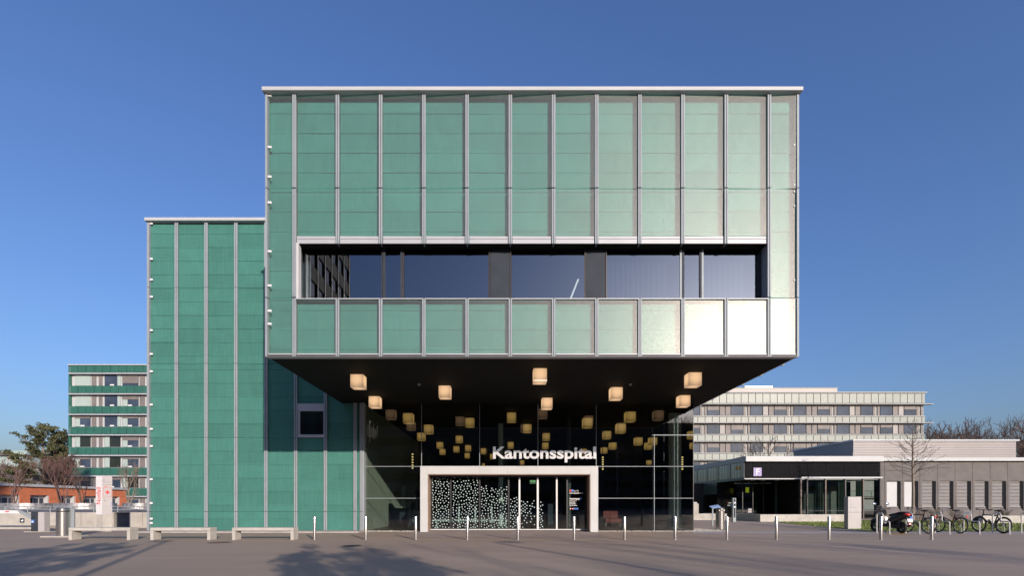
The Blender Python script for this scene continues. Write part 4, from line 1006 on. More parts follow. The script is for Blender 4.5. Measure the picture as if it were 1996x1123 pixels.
        rkk.build('luggage_rack', M['blackplastic'], t, world=False)
        MB().box(-.275, -.035, .69, -.255, .035, .75).build('tail_reflector', M['red'], t, bevel=.006, world=False)
        MB().tube([(.40, .07, .28), (.33, .15, .0)], .008, 6).build('kickstand', M['steel'], t, world=False)
        for i in range(3):
            a = 1.2 + i * 2.1; MB().box(.18 * math.cos(a) - .03, -.03, R_ + .18 * math.sin(a) - .012, .18 * math.cos(a) + .03, -.02, R_ + .18 * math.sin(a) + .012).build('spoke_reflector', M['orange'], t, world=False)
    if kind == 'step':
        b_ = MB(); X0, X1, Y0, Y1, Z0, Z1 = -.27, .10, -.17, .17, .76, .98
        for i in range(9): xx = X0 + (X1 - X0) * i / 8; b_.tube([(xx, Y0 - .02, Z1), (xx, Y0 + .03, Z0), (xx, Y1 - .03, Z0), (xx, Y1 + .02, Z1)], .0022, 3)
        for i in range(4): z = Z0 + (Z1 - Z0) * i / 3; b_.tube([(X0, Y0, z), (X1, Y0, z), (X1, Y1, z), (X0, Y1, z), (X0, Y0, z)], .0026, 3)
        for i in range(7): yy = Y0 + .03 + (Y1 - Y0 - .06) * i / 6; b_.tube([(X0 - .02, yy, Z1), (X0, yy, Z0), (X1, yy, Z0), (X1 + .02, yy, Z1)], .0022, 3)
        b_.build('basket', M['alu'], t, world=False)
        MB().ring((.0, -.06, .62), (0, 1, 0), .10, .006, 20, 4).build('ring_lock', M['blackplastic'], t, world=False)
        MB().box(hx + .10, -.04, .83, hx + .15, .04, .90).build('headlight', M['alu'], t, bevel=.01, world=False)
    if kind == 'mtb':
        n = 10; vs = [(wb + .02, .03, R_ + .02)]
        for i in range(n + 1):
            a = R(8) + R(80) * i / n; vs.append((wb + math.cos(a) * (R_ - .045), .03, R_ + math.sin(a) * (R_ - .045)))
        MB().add(vs + [(v[0], v[1] + .012, v[2]) for v in vs], [tuple(range(n + 2)), tuple(range(n + 2, 2 * n + 4))[::-1]]).build('wheel_bag', M['anthracite'], t, world=False)
        MB().cone((.55, 0, .42), (.66, 0, .56), .035, .035, 12).build('bottle', M['blackplastic'], t, world=False, smooth=True)
    if lean:
        t.rotation_mode = 'XYZ'; t.rotation_euler = (Matrix.Rotation(R(rz), 3, 'Z') @ Matrix.Rotation(lean, 3, 'X')).to_euler()
    return t
y1_ = GD(1041.6); bicycle('slim black touring bicycle right of the scooter, in the second rack', PX(1810, y1_), y1_ , 'city', lean=R(4), frame='blackpaint', rz=92)
y2_ = GD(1040.9)
M['darkred'] = mat('dark_red_paint', (0.07, 0.012, 0.014), rough=0.3, var=0.05, coat=0.4)
bicycle('dark red step-through bicycle with wire basket on its rear carrier', PX(1871.6, y2_), y2_, 'step', lean=R(3), frame='darkred', rz=89)
y3_ = GD(1041.0); bicycle('black mountain bike with thick tyres at the right end of the racks', PX(1955.6, y3_), y3_, 'mtb', lean=R(3), rz=88, R_=.355, wb=1.09, tyre=.034)

# ---- scooter (local x forward, rear axle at the origin)
yS = GD(1040.6) - .05; SCX = PX(1757.5, yS)
T = thing('motor_scooter', 'black motor scooter with red tail lamp and white number plate parked at the racks', 'scooter', (SCX, yS, 0), R(91))
def W(name, mb, m, bevel=0, smooth=False, parent=None): return mb.build(name, M[m], parent or T, world=False, bevel=bevel, smooth=smooth)
for x, r_t in ((0, .255), (1.40, .265)):
    w_ = W('wheel', MB().ring((x, 0, r_t), (0, 1, 0), r_t - .062, .062, 36, 10), 'rubber', smooth=True)
    rim = MB().ring((x, 0, r_t), (0, 1, 0), r_t - .125, .018, 30, 6)
    for i in range(5): a = 2 * math.pi * i / 5; rim.cone((x, 0, r_t), (x + math.cos(a) * (r_t - .12), 0, r_t + math.sin(a) * (r_t - .12)), .02, .014, 6)
    rim.cone((x, -.05, r_t), (x, .05, r_t), .05, .05, 12); W('rim', rim, 'alu', parent=w_)
def loft(secs, n=14, pw=2.6):
    """secs: (x, z centre, half width, half height) superellipse sections along x"""
    vs = []
    for x, z, hw_, hh in secs:
        for i in range(n):
            a = 2 * math.pi * i / n; c, s = math.cos(a), math.sin(a)
            vs.append((x, hw_ * math.copysign(abs(c) ** (2 / pw), c), z + hh * math.copysign(abs(s) ** (2 / pw), s)))
    m = len(secs); fs = [(k*n+i, k*n+(i+1)%n, (k+1)*n+(i+1)%n, (k+1)*n+i) for k in range(m-1) for i in range(n)]
    fs += [tuple(range(n))[::-1], tuple(range((m-1)*n, m*n))]
    return MB().add(vs, fs)
W('rear_body', loft([(-.34, .80, .05, .03), (-.28, .79, .10, .075), (-.12, .73, .15, .13), (.15, .66, .18, .17), (.40, .56, .185, .20), (.56, .47, .17, .16), (.62, .42, .14, .10)]), 'blackpaint', smooth=True)
W('seat', loft([(-.30, .865, .09, .025), (-.18, .885, .13, .045), (.05, .87, .145, .05), (.16, .83, .14, .05), (.40, .785, .13, .05), (.55, .76, .10, .045), (.60, .74, .06, .03)]), 'rubber', smooth=True)
W('floorboard', loft([(.55, .36, .15, .10), (.75, .31, .17, .065), (.98, .31, .17, .065), (1.06, .36, .17, .08)]), 'blackplastic', smooth=True)
def shield():
    vs = []; n = 8; prof = [(1.02, .30, .21), (1.08, .48, .27), (1.13, .68, .28), (1.12, .86, .25), (1.07, .99, .17)]
    for x, z, hw_ in prof:
        for i in range(n + 1): s = -1 + 2 * i / n; vs.append((x + .14 * (1 - s * s) - .02, s * hw_, z))
        for i in range(n + 1): s = 1 - 2 * i / n; vs.append((x - .05 + .02 * (1 - s * s), s * hw_ * .96, z))
    m = 2 * n + 2; fs = [(k*m+i, k*m+(i+1)%m, (k+1)*m+(i+1)%m, (k+1)*m+i) for k in range(len(prof)-1) for i in range(m)]
    fs += [tuple(range(m))[::-1], tuple(range((len(prof)-1)*m, len(prof)*m))]
    return MB().add(vs, fs)
W('leg_shield', shield(), 'blackpaint', smooth=True)
W('glove_box', loft([(1.0, .55, .12, .12), (1.06, .58, .13, .15), (1.10, .60, .10, .16)]), 'alu_dark', smooth=True)
W('front_mudguard', loft([(1.18, .42, .05, .03), (1.28, .52, .075, .05), (1.42, .56, .08, .045), (1.56, .52, .07, .04), (1.66, .44, .04, .03)]), 'blackpaint', smooth=True)
fk = MB()
for s in (-1, 1): fk.tube([(1.40, .085 * s, .265), (1.24, .075 * s, .62)], .022, 8)
W('fork', fk, 'alu_dark')
W('steering_column', MB().tube([(1.26, 0, .58), (1.10, 0, .98)], .035, 10), 'blackplastic')
W('handlebar_cover', loft([(1.02, 1.0, .10, .03), (1.08, 1.02, .14, .05), (1.15, 1.01, .13, .06), (1.22, .97, .09, .06), (1.25, .94, .05, .03)]), 'blackpaint', smooth=True)
hb_ = W('handlebar', MB().tube([(.98, -.34, 1.03), (1.05, -.18, 1.02), (1.08, 0, 1.02), (1.05, .18, 1.02), (.98, .34, 1.03)], .016, 8), 'blackplastic')
for s in (-1, 1):
    W('grip', MB().tube([(.98, .34 * s, 1.03), (1.02, .24 * s, 1.025)], .022, 8), 'rubber', parent=hb_)
    W('brake_lever', MB().tube([(1.06, .2 * s, 1.01), (1.06, .34 * s, 1.015)], .007, 6), 'steel', parent=hb_)
    W('mirror_stem', MB().tube([(1.07, .17 * s, 1.04), (1.09, .22 * s, 1.14), (1.10, .27 * s, 1.21)], .008, 6), 'blackplastic')
    mm = MB().lathe([(.001, -.012), (.8, -.01), (1, 0), (.8, .01), (.001, .012)], n=16)
    mm.xf(Matrix.Translation((1.09, .29 * s, 1.25)) @ Matrix.Rotation(R(90), 4, 'Y') @ Matrix.Diagonal((.055, .085, 1, 1))); W('mirror', mm, 'mirror', smooth=True)
W('windscreen', loft([(1.24, 1.0, .12, .02), (1.21, 1.09, .14, .03), (1.16, 1.16, .09, .02)]), 'alu_dark', smooth=True)
W('headlight', loft([(1.20, .80, .09, .05), (1.25, .79, .07, .04)]), 'blackplastic', smooth=True)
W('tail_light', loft([(-.385, .80, .03, .02), (-.36, .80, .085, .04), (-.28, .815, .12, .045), (-.22, .82, .125, .03)]), 'red', smooth=True)
W('rear_fender', MB().prism([(-.30, .70), (-.40, .46), (-.36, .44), (-.22, .68)], 'y', -.06, .06), 'blackplastic', bevel=.01)
pl_ = MB().box(-.012, -.105, -.075, .0, .105, .075).xf(Matrix.Translation((-.40, 0, .56)) @ Matrix.Rotation(R(18), 4, 'Y')); W('number_plate', pl_, 'signwhite', bevel=.004)
W('plate_sticker', MB().box(-.395, -.14, .63, -.385, -.02, .72), 'blue')
W('rear_reflector', MB().cone((-.41, 0, .42), (-.395, 0, .42), .05, .055, 16), 'red', smooth=True)
W('reflector_disc', MB().cone((-.416, 0, .42), (-.411, 0, .42), .036, .036, 16), 'signwhite')
W('exhaust', MB().tube([(.35, -.17, .25), (.10, -.19, .27), (-.28, -.20, .36)], [.03, .055, .05], 12), 'blackplastic', smooth=True)
W('engine', loft([(-.06, .27, .10, .07), (.10, .30, .14, .11), (.42, .31, .13, .11), (.55, .30, .08, .06)]), 'alu_dark', smooth=True)
W('shock_absorber', MB().tube([(-.04, .13, .30), (.02, .13, .62)], .03, 10), 'alu_dark')
W('centre_stand', MB().tube([(.50, .12, .26), (.62, .20, .0)], .013, 6), 'alu_dark')
W('grab_rail', MB().tube([(.02, -.15, .86), (-.22, -.13, .90), (-.34, 0, .90), (-.22, .13, .90), (.02, .15, .86)], .012, 8), 'alu_dark')
# yellow paint on the asphalt under the scooter
ym_ = [(1730, 1040.0), (1771, 1040.6), (1764, 1042.9), (1727, 1041.8)]
struct('yellow_marking', MB().add([(PX(x, GD(y)), GD(y), .005) for x, y in ym_], [(3, 2, 1, 0)]), M['yellow'])

# ---- manhole covers
for (px, py, rx, m, lab) in ((428, 1058.5, 21, 'rust', 'rusty round manhole cover in front of the middle bench'), (686, 1065, 19, 'anthracite', 'dark round manhole cover between the first two bollards')):
    d = GD(py); r = rx / F_PX * d
    t = thing('manhole_cover', lab, 'manhole', (PX(px, d), d, 0)); MB().lathe([(r * .86, .001), (r * .86, .007)], (PX(px, d), d, 0), 28).build('lid', M[m], t)
    MB().lathe([(r, .0005), (r, .004), (r * .87, .004)], (PX(px, d), d, 0), 28).build('rim', M['alu_dark'], t)

# ---- intercom post and tilted board by the pavilion entrance
d = 33.0; IP = thing('intercom_post', 'slim grey intercom post with two white lamps left of the pavilion entrance', 'post', (PX(1431.5, d), d, 0))
MB().box(PX(1428.6, d), d, 0, PX(1434.8, d), d + .2, PZ(971.5, d)).build('post', M['alu'], IP, bevel=.01)
MB().box(PX(1430.2, d), d - .01, .3, PX(1433.4, d), d - .001, PZ(973, d)).build('front_plate', M['anthracite'], IP)
for y in (981, 989): MB().cone((PX(1431.8, d), d - .03, PZ(y, d)), (PX(1431.8, d), d - .011, PZ(y, d)), .045, .045, 12).build('lamp', M['lens'], IP)
d = 27.5; TB = thing('tilted_board', 'tilted blue tinted information board on a metal frame behind the right bin', 'board', (PX(1394, d), d, 0))
for x in (1389.5, 1398): MB().box(PX(x, d) - .03, d, 0, PX(x, d) + .03, d + .06, PZ(990, d)).build('leg', M['alu'], TB)
a, b = P3(1388, 991, d - .1), P3(1400, 985.5, d + .25)
MB().add([(a.x, d - .12, PZ(991.5, d)), (b.x, d - .12, PZ(989, d)), (b.x, d + .3, PZ(984.3, d)), (a.x, d + .3, PZ(987.5, d)), (a.x, d - .12, PZ(992.3, d)), (b.x, d - .12, PZ(989.8, d)), (b.x, d + .3, PZ(985.1, d)), (a.x, d + .3, PZ(988.3, d))],
         [(0, 1, 2, 3), (7, 6, 5, 4), (0, 4, 5, 1), (1, 5, 6, 2), (2, 6, 7, 3), (3, 7, 4, 0)]).build('panel', M['sky_board'] if 'sky_board' in M else M['chrome'], TB)

# ================================================================== BUILDINGS AROUND
# ---- low pavilion on the right: black glazed entrance part and grey clad wing
DPV = 39.9; PV = thing('pavilion', 'low flat roofed pavilion with black glass entrance and grey clad window wing on the right', 'building', (PX(1451, DPV), DPV, 0))
def X4(px, d=DPV): return PX(px, d)
def Z4(py, d=DPV): return PZ(py, d)
cx0 = X4(1451); cx1 = X4(1715.5)
MB().box(cx0 - .05, DPV - .35, Z4(900.8), cx1 + .05, DPV + 26, Z4(890.5)).build('roof_fascia', M['fascia'], PV, bevel=.02)
pj = [1451.5, 1466, 1501.5, 1537.5, 1573.5, 1609.5, 1645, 1680.5, 1715]
for a, b in zip(pj[:-1], pj[1:]): MB().box(X4(a) + .025, DPV, Z4(932.5), X4(b) - .025, DPV + .1, Z4(901.4)).build('front_panel', M['blackglass'], PV, bevel=.005)
MB().box(cx0, DPV + .06, Z4(933.2), cx1, DPV + .16, Z4(900.9)).build('panel_back', M['blind'], PV)
MB().box(cx0, DPV - .03, Z4(935), X4(1558), DPV + .2, Z4(933.3)).build('trim', M['alu_light'], PV)
# recessed entrance
dr_ = DPV + 3.2
MB().box(cx0 + .05, DPV + .1, Z4(935), cx1 - .02, DPV + 8, Z4(934) ).build('entrance_ceiling', M['black'], PV)
MB().quad((PX(1436, dr_), dr_, 0), (X4(1558), dr_, 0), (X4(1558), dr_, Z4(935)), (PX(1436, dr_), dr_, Z4(935))).build('entrance_glass', M['dim_glass'], PV, fixn=False)
MB().box(X4(1558) - .08, DPV - .05, 0, X4(1558) + .06, dr_ + .1, Z4(935)).build('entrance_pier', M['black'], PV)
for px in (1447, 1467, 1488, 1511, 1534): MB().box(PX(px, dr_) - .03, dr_ - .06, 0, PX(px, dr_) + .03, dr_ + .05, Z4(935)).build('entrance_mullion', M['alu_dark'], PV)
MB().box(PX(1458, dr_), dr_ + .4, Z4(959), PX(1464.5, dr_), dr_ + .44, Z4(948)).build('lit_panel', M['yglow'], PV)
MB().box(PX(1458, dr_), dr_ - .02, Z4(1002), PX(1465, dr_), dr_ - .01, Z4(993)).build('door_notice', M['signgrey'], PV)
MB().box(PX(1435, dr_) - 4, dr_ + 5, 0, X4(1716), dr_ + 5.2, Z4(935)).build('back_wall', M['hall_dark'], PV)
for px in (1467, 1487, 1515): MB().box(PX(px, DPV + 1.2) - .12, DPV + 1.1, Z4(935) - .05, PX(px, DPV + 1.2) + .12, DPV + 1.3, Z4(935) - .002).build('downlight', M['signgrey'], PV)
# glazed bay with top rail
db_ = DPV - .45; gb = [1563, 1574, 1610.5, 1645, 1650, 1683, 1715]
MB().box(PX(1561, db_), db_ - .12, PZ(933, db_), PX(1719, db_), db_ + .08, PZ(930.3, db_)).build('top_rail', M['alu_light'], PV)
MB().box(PX(1563, db_), db_ + .1, PZ(936.3, db_), PX(1716, db_), db_ + .3, PZ(934.3, db_)).build('bay_head', M['alu_light'], PV)
for k, px in enumerate((1561.5, 1573.5, 1609.5, 1648, 1683, 1716)):
    MB().box(PX(px, db_) - .05, db_ - .02, 0.01, PX(px, db_) + .05, db_ + .1, PZ(934, db_)).build('bay_mullion', M['alu_dark'] if k % 2 else M['bronze'], PV)
bx = [1561.5, 1573.5, 1609.5, 1648, 1683, 1716]
for a, b in zip(bx[:-1], bx[1:]):
    MB().quad((PX(a, db_) + .05, db_ + .05, .05), (PX(b, db_) - .05, db_ + .05, .05), (PX(b, db_) - .05, db_ + .05, PZ(935, db_)), (PX(a, db_) + .05, db_ + .05, PZ(935, db_))).build('bay_pane', M['dim_glass'], PV, fixn=False)
MB().box(PX(1559, db_), db_ + 3.5, .02, PX(1718, db_), db_ + 3.6, PZ(936, db_)).build('inner_wall', M['sidepanel'], PV)
MB().box(PX(1559, db_), db_ + .3, .0, PX(1718, db_), db_ + 3.5, .02).build('inner_floor', M['hall_floor'], PV)
for px in (1590, 1630, 1668): curtain(PX(px, db_ + .6), PX(px + 14, db_ + .6), db_ + .6, .1, PZ(938, db_), .04, .2).build('curtain', M['sidepanel'], PV, fixn=False)
# receding side wall
sx = cx0
def side(y0, y1, z0, z1, m, name, o=0.0): return MB().box(sx + o, y0, z0, sx + o + .12, y1, z1).build(name, m, PV)
yE = DPV + 25
ysd = DPV + 5.2
side(DPV + .12, yE, Z4(936), Z4(931), M['alu_light'] if False else M['sidepanel'], 'side_band')
side(ysd, yE, Z4(962), Z4(936.3), M['sidepanel'], 'side_band', .02)
for k in range(10):
    a = DPV + .2 + k * 2.4; side(a, a + 2.3, Z4(930.8), Z4(901.2), M['dim_glass'], 'side_pane', .04)
    if a > ysd: side(a, a + 2.3, Z4(1003), Z4(962.3), M['dim_glass'], 'side_pane', .04)
    for q, (o, w_) in enumerate(((.35, .5), (1.1, .28), (1.75, .45))):
        cu = curtain(0, w_, 0, Z4(930), Z4(902), .03, .15); cu.v = [(sx + .3 + v[1], a + o + v[0], v[2]) for v in cu.v]; cu.build('curtain', M['sheer'], PV, fixn=False)
        if a > ysd and q < 2: cu = curtain(0, w_ + .2, 0, Z4(1002), Z4(963), .03, .15); cu.v = [(sx + .3 + v[1], a + o + v[0], v[2]) for v in cu.v]; cu.build('curtain', M['sheer'], PV, fixn=False)
side(ysd, yE, 0, Z4(1003.3), M['conc'], 'side_base', -.02)
MB().box(sx + 2.5, DPV + 8, 0, sx + 2.6, yE, Z4(905)).build('inner_wall', M['hall_dark'], PV)
MB().box(sx + .02, ysd - .1, 0, sx + 1.6, ysd, Z4(936)).build('entrance_return', M['blackglass'], PV)
# grey clad wing with recessed, splayed windows
DG2 = DPV + .5; gx0 = PX(1716, DG2); step = 34.25; gx = [1724.4 + step * k for k in range(12)]; gxe = PX(gx[-1] + step, DG2)
MB().box(X4(1715.7) + .06, DG2 - .3, PZ(899.8, DG2), gxe, DG2 + 22, PZ(892.8, DG2)).build('roof_fascia', M['fascia'], PV, bevel=.02)
zt_, zwt, zwb, zsb = PZ(900.2, DG2), PZ(937, DG2), PZ(989, DG2), PZ(998, DG2)
MB().box(gx0, DG2, 0, PX(gx[0], DG2) - .012, DG2 + .5, zt_).build('wall_panel', M['conc_grey'], PV)
rp = random.Random(4)
for k, px in enumerate(gx):
    a, b = PX(px, DG2) + .012, PX(px + step, DG2) - .012
    o0, o1, gl1 = a + .16, b - .11, b - .11 - .20
    # wall panel with the opening left free
    MB().box(a, DG2, 0, o0, DG2 + .5, zt_).build('wall_panel', M['conc_grey'], PV); MB().box(o1, DG2, 0, b, DG2 + .5, zt_).build('wall_panel', M['conc_grey'], PV)
    MB().box(o0, DG2, zwt, o1, DG2 + .5, zt_).build('wall_panel', M['conc_grey'], PV)
    MB().prism([(DG2, 0), (DG2 + .5, 0), (DG2 + .5, zwb), (DG2 + .19, zwb), (DG2, zsb)], 'x', o0, o1).build('wall_panel', M['conc_grey'], PV)
    MB().prism([(o0, zwt - .001), (o1, zwt - .001), (o1, zwt - .12), (o1 - .07, zwt - .06), (o0 + .07, zwt - .06), (o0, zwt - .12)], 'y', DG2 + .015, DG2 + .11).build('window_hood', M['conc_grey'], PV)
    MB().prism([(gl1, DG2 + .19), (o1 - .002, DG2 + .02), (o1 - .002, DG2 + .19)], 'z', zwb + .005, zwt - .1).build('splayed_jamb', M['alu_dark'], PV)  # jamb side away from the sun: its shade is painted in by the dark colour
    if k < 2: MB().box(o0 + .02, DG2 + .13, zwb + .05, gl1 - .02, DG2 + .15, zwt - .12).build('white_blind', M['white'], PV)
    else:
        m = MB(); z = zwb + .06
        while z < zwt - .12:
            m.add([(o0 + .02, DG2 + .12, z), (gl1 - .01, DG2 + .12, z), (gl1 - .01, DG2 + .155, z + .072), (o0 + .02, DG2 + .155, z + .072)], [(0, 1, 2, 3)]); z += .118
        m.build('window_blind', M['blind'], PV, fixn=False)
    MB().box(o0, DG2 + .18, zwb, gl1 + .02, DG2 + .2, zwt - .05).build('window_pane', M['blackglass'], PV)
    MB().box(o0, DG2 + .05, zwb + .001, gl1, DG2 + .18, zwb + .04).build('window_sill', M['alu_light'], PV)
MB().box(gx0, DG2 + .6, 0, gxe, DG2 + .7, zt_).build('back_wall', M['hall_dark'], PV)
# corrugated upper storey
du = 44.0; ux0, ux1 = PX(1663, du), PX(1980, du); uz0, uz1 = PZ(892, DG2) - .1, PZ(860.5, du)
n = 0; m = MB(); z = uz0; 
prof = []
while z < uz1: prof += [(0, z), (-.022, z + .03), (-.022, z + .16), (0, z + .19)]; z += .22
vs = []
for (o, z) in prof: vs += [(ux0, du + o, min(z, uz1)), (ux1, du + o, min(z, uz1))]
m.add(vs, [(2*i, 2*i+1, 2*i+3, 2*i+2) for i in range(len(prof)-1)]).build('upper_wall', M['corr'], PV, fixn=False)
m = MB(); vs = []
for (o, z) in prof: vs += [(ux0 + o, du, min(z, uz1)), (ux0 + o, du + 9, min(z, uz1))]
m.add(vs, [(2*i+1, 2*i, 2*i+2, 2*i+3) for i in range(len(prof)-1)]).build('upper_wall', M['corr'], PV, fixn=False)
MB().box(ux0 - .12, du - .15, uz1, ux1 + .2, du + 9.2, PZ(857.5, du)).build('roof_cap', M['fascia'], PV, bevel=.01)
MB().box(ux1 - .1, du + .02, uz0, ux1, du + 9, uz1).build('upper_wall', M['corr'], PV)
MB().box(cx0 + .3, DPV + 1, Z4(900), gxe, DPV + 20, Z4(898)).build('roof', M['conc_grey'], PV)
FS = thing('letter_sign', 'lilac square sign with the letter F on the black pavilion front', 'sign', (X4(1476), DPV - .04, Z4(920)))
MB().box(X4(1468), DPV - .06, Z4(929), X4(1484), DPV - .02, Z4(912.3)).build('panel', M['lilac'], FS, bevel=.01)
vsF, fsF = text_islands('F', 0.0)[0]; x_0 = min(v[0] for v in vsF); hF = max(v[1] for v in vsF); sF = (Z4(914.6) - Z4(926.4)) / hF
solid_letter(vsF, fsF, lambda a, b: (X4(1473.4) + (a - x_0) * sF, DPV - .072, Z4(926.4) + b * sF), lambda a, b: (X4(1473.4) + (a - x_0) * sF, DPV - .061, Z4(926.4) + b * sF)).build('letter', M['signwhite'], FS, fixn=False)
DS = thing('door_notices', 'small lit notices in red and blue on dark glass beside the intercom post', 'notice', (PX(1420, ysd - .2), ysd - .2, 1.4))
for (a, b, y0, y1, mm) in ((1418, 1419.5, 979.5, 981.5, 'redpaint'), (1419.8, 1426, 980, 981.3, 'signwhite'), (1420, 1425, 982, 982.8, 'signwhite'), (1418.2, 1420.4, 984.6, 987, 'signwhite'), (1421.2, 1423.2, 984.6, 987, 'signwhite'), (1423.8, 1426, 984.6, 987, 'blue')):
    d = ysd - .15; MB().box(PX(a, d), d, PZ(y1, d), PX(b, d), d + .02, PZ(y0, d)).build('notice_field', M[mm], DS)

# ---- low concrete walls
dlw = GD(1018); LWA = thing('low_wall', 'long low pale concrete wall beside the lawn in front of the pavilion', 'wall', (PX(1565, dlw), dlw, 0))
MB().box(PX(1482, dlw), dlw, 0, PX(1653, dlw), dlw + .35, PZ(1003.6, dlw)).build('wall', M['conc_light'], LWA, bevel=.015)
MB().box(PX(1482, dlw) + .002, dlw + .36, 0, PX(1482, dlw) + .35, dlw + 4.0, PZ(1003.6, dlw)).build('return_wall', M['conc_light'], LWA, bevel=.015)
d = 36.5; LW2 = thing('low_wall', 'short low concrete wall behind the right steel bin', 'wall', (PX(1385, d), d, 0)); MB().box(PX(1320, d), d, 0, PX(1417, d), d + .35, PZ(1002, d)).build('wall', M['conc'], LW2, bevel=.015)
d = 37.5; CBX = thing('concrete_pier', 'square pale concrete pier beside the glass corner behind the pebbles', 'pier', (PX(1355, d), d, 0)); MB().box(PX(1340, d), d, 0, PX(1362, d), d + .9, PZ(982.5, d)).build('pier', M['conc'], CBX, bevel=.015); MB().box(PX(1338, d), d - .06, PZ(982.4, d), PX(1358, d), d + .96, PZ(979.5, d)).build('cap', M['fascia'], CBX, bevel=.01)
d = GD(1021); LW3 = thing('low_wall', 'low pale concrete wall at the right edge behind the bicycles', 'wall', (PX(1960, d), d, 0)); MB().box(PX(1916, d), d, 0, PX(2140, d), d + .3, PZ(1006, d)).build('wall', M['conc_light'], LW3, bevel=.015)

# ---- long white block behind, right
DWB = 88.0; WB = thing('white_block', 'long pale hospital block with ribbon windows and sunshade ledges behind the pavilion', 'building', (PX(1580, DWB), DWB, 0))
wl, wr = PX(1290, DWB), PX(1804, DWB)
def YW(py): return PZ(py, DWB)
MB().box(wl, DWB + .5, 0, wr - .1, DWB + 16, YW(766)).build('body', M['pale_green'], WB)
MB().box(wl - .1, DWB - .1, YW(766.5), wr + .2, DWB + 16, YW(764.3)).build('roof_cap', M['wb_frame'], WB)
MB().box(PX(1340, DWB + 4), DWB + 4, YW(766), PX(1632, DWB + 4), DWB + 12, PZ(757, DWB + 4)).build('penthouse', M['corr'], WB); MB().box(PX(1340, DWB + 4) - .1, DWB + 3.9, PZ(757, DWB + 4), PX(1633, DWB + 4), DWB + 12.1, PZ(756, DWB + 4)).build('penthouse_cap', M['wb_frame'], WB)
MB().box(PX(1452, DWB + 5), DWB + 5, PZ(757, DWB + 4), PX(1506, DWB + 5), DWB + 9, PZ(753, DWB + 5)).build('roof_plant', M['galv'], WB)
def strip_panels(y0, y1):
    px = 1290.0
    k = 0; m = MB(); g = MB()
    while px < 1803:
        m.box(PX(px, DWB) + .05, DWB + .08, YW(y1), PX(min(px + 14.1, 1804), DWB) - .05, DWB + .2, YW(y0)); px += 14.1
    m.build('spandrel_glass', M['pale_green'], WB)
    g.box(wl, DWB + .2, YW(y1 + .4), wr, DWB + .3, YW(y0 - .4)); g.build('spandrel_frame', M['wb_frame'], WB)
strip_panels(767.5, 786)
rw = random.Random(9)
for r in range(6):
    y = 790.3 + 36.3 * r
    MB().box(wl, DWB - .55, YW(y - .6), PX(1815, DWB) if r < 2 else wr + .05, DWB + .3, YW(y - 2.0)).build('sunshade_ledge', M['wb_frame'], WB)
    MB().box(wl, DWB + .42, YW(y + 20.5), wr, DWB + .5, YW(y - .3)).build('window_back', M['wb_frame'], WB)
    MB().box(wl, DWB + .05, YW(y + 21.6), wr, DWB + .4, YW(y + 20)).build('sill', M['wb_frame'], WB)
    strip_panels(y + 22.5, y + 33)
    if r > 3: continue
    p = 1340 + 137 / 3.403 - 84.6
    while p < 1800:
        def wbox(o0, o1, name, m, dd=.0, ya=1.0, yb=19.0):
            a, b = p + o0 / 3.403, min(p + o1 / 3.403, 1802)
            if a > 1799 or b < 1300: return
            MB().box(PX(a, DWB), DWB + .30 - dd, YW(y + yb), PX(b, DWB), DWB + .40 - dd, YW(y + ya)).build(name, m, WB)
        for o in (0, 158):
            wbox(o, o + 78, 'window', M['sky_pane'])
            if rw.random() < .25: wbox(o, o + 78, 'blind', M['shutter'], .05, .8, rw.uniform(6, 12))
        for o in (239, 268): wbox(o, o + 15, 'vent', M['shutter'], .02)
        for o in (83, 121): wbox(o, o + 32, 'shutter', M['shutter'] if rw.random() < .7 else M['blind'], .03, .5, 19)
        p += 84.6
for k, x in enumerate((1333, 1420, 1504, 1589, 1673, 1758)): pass

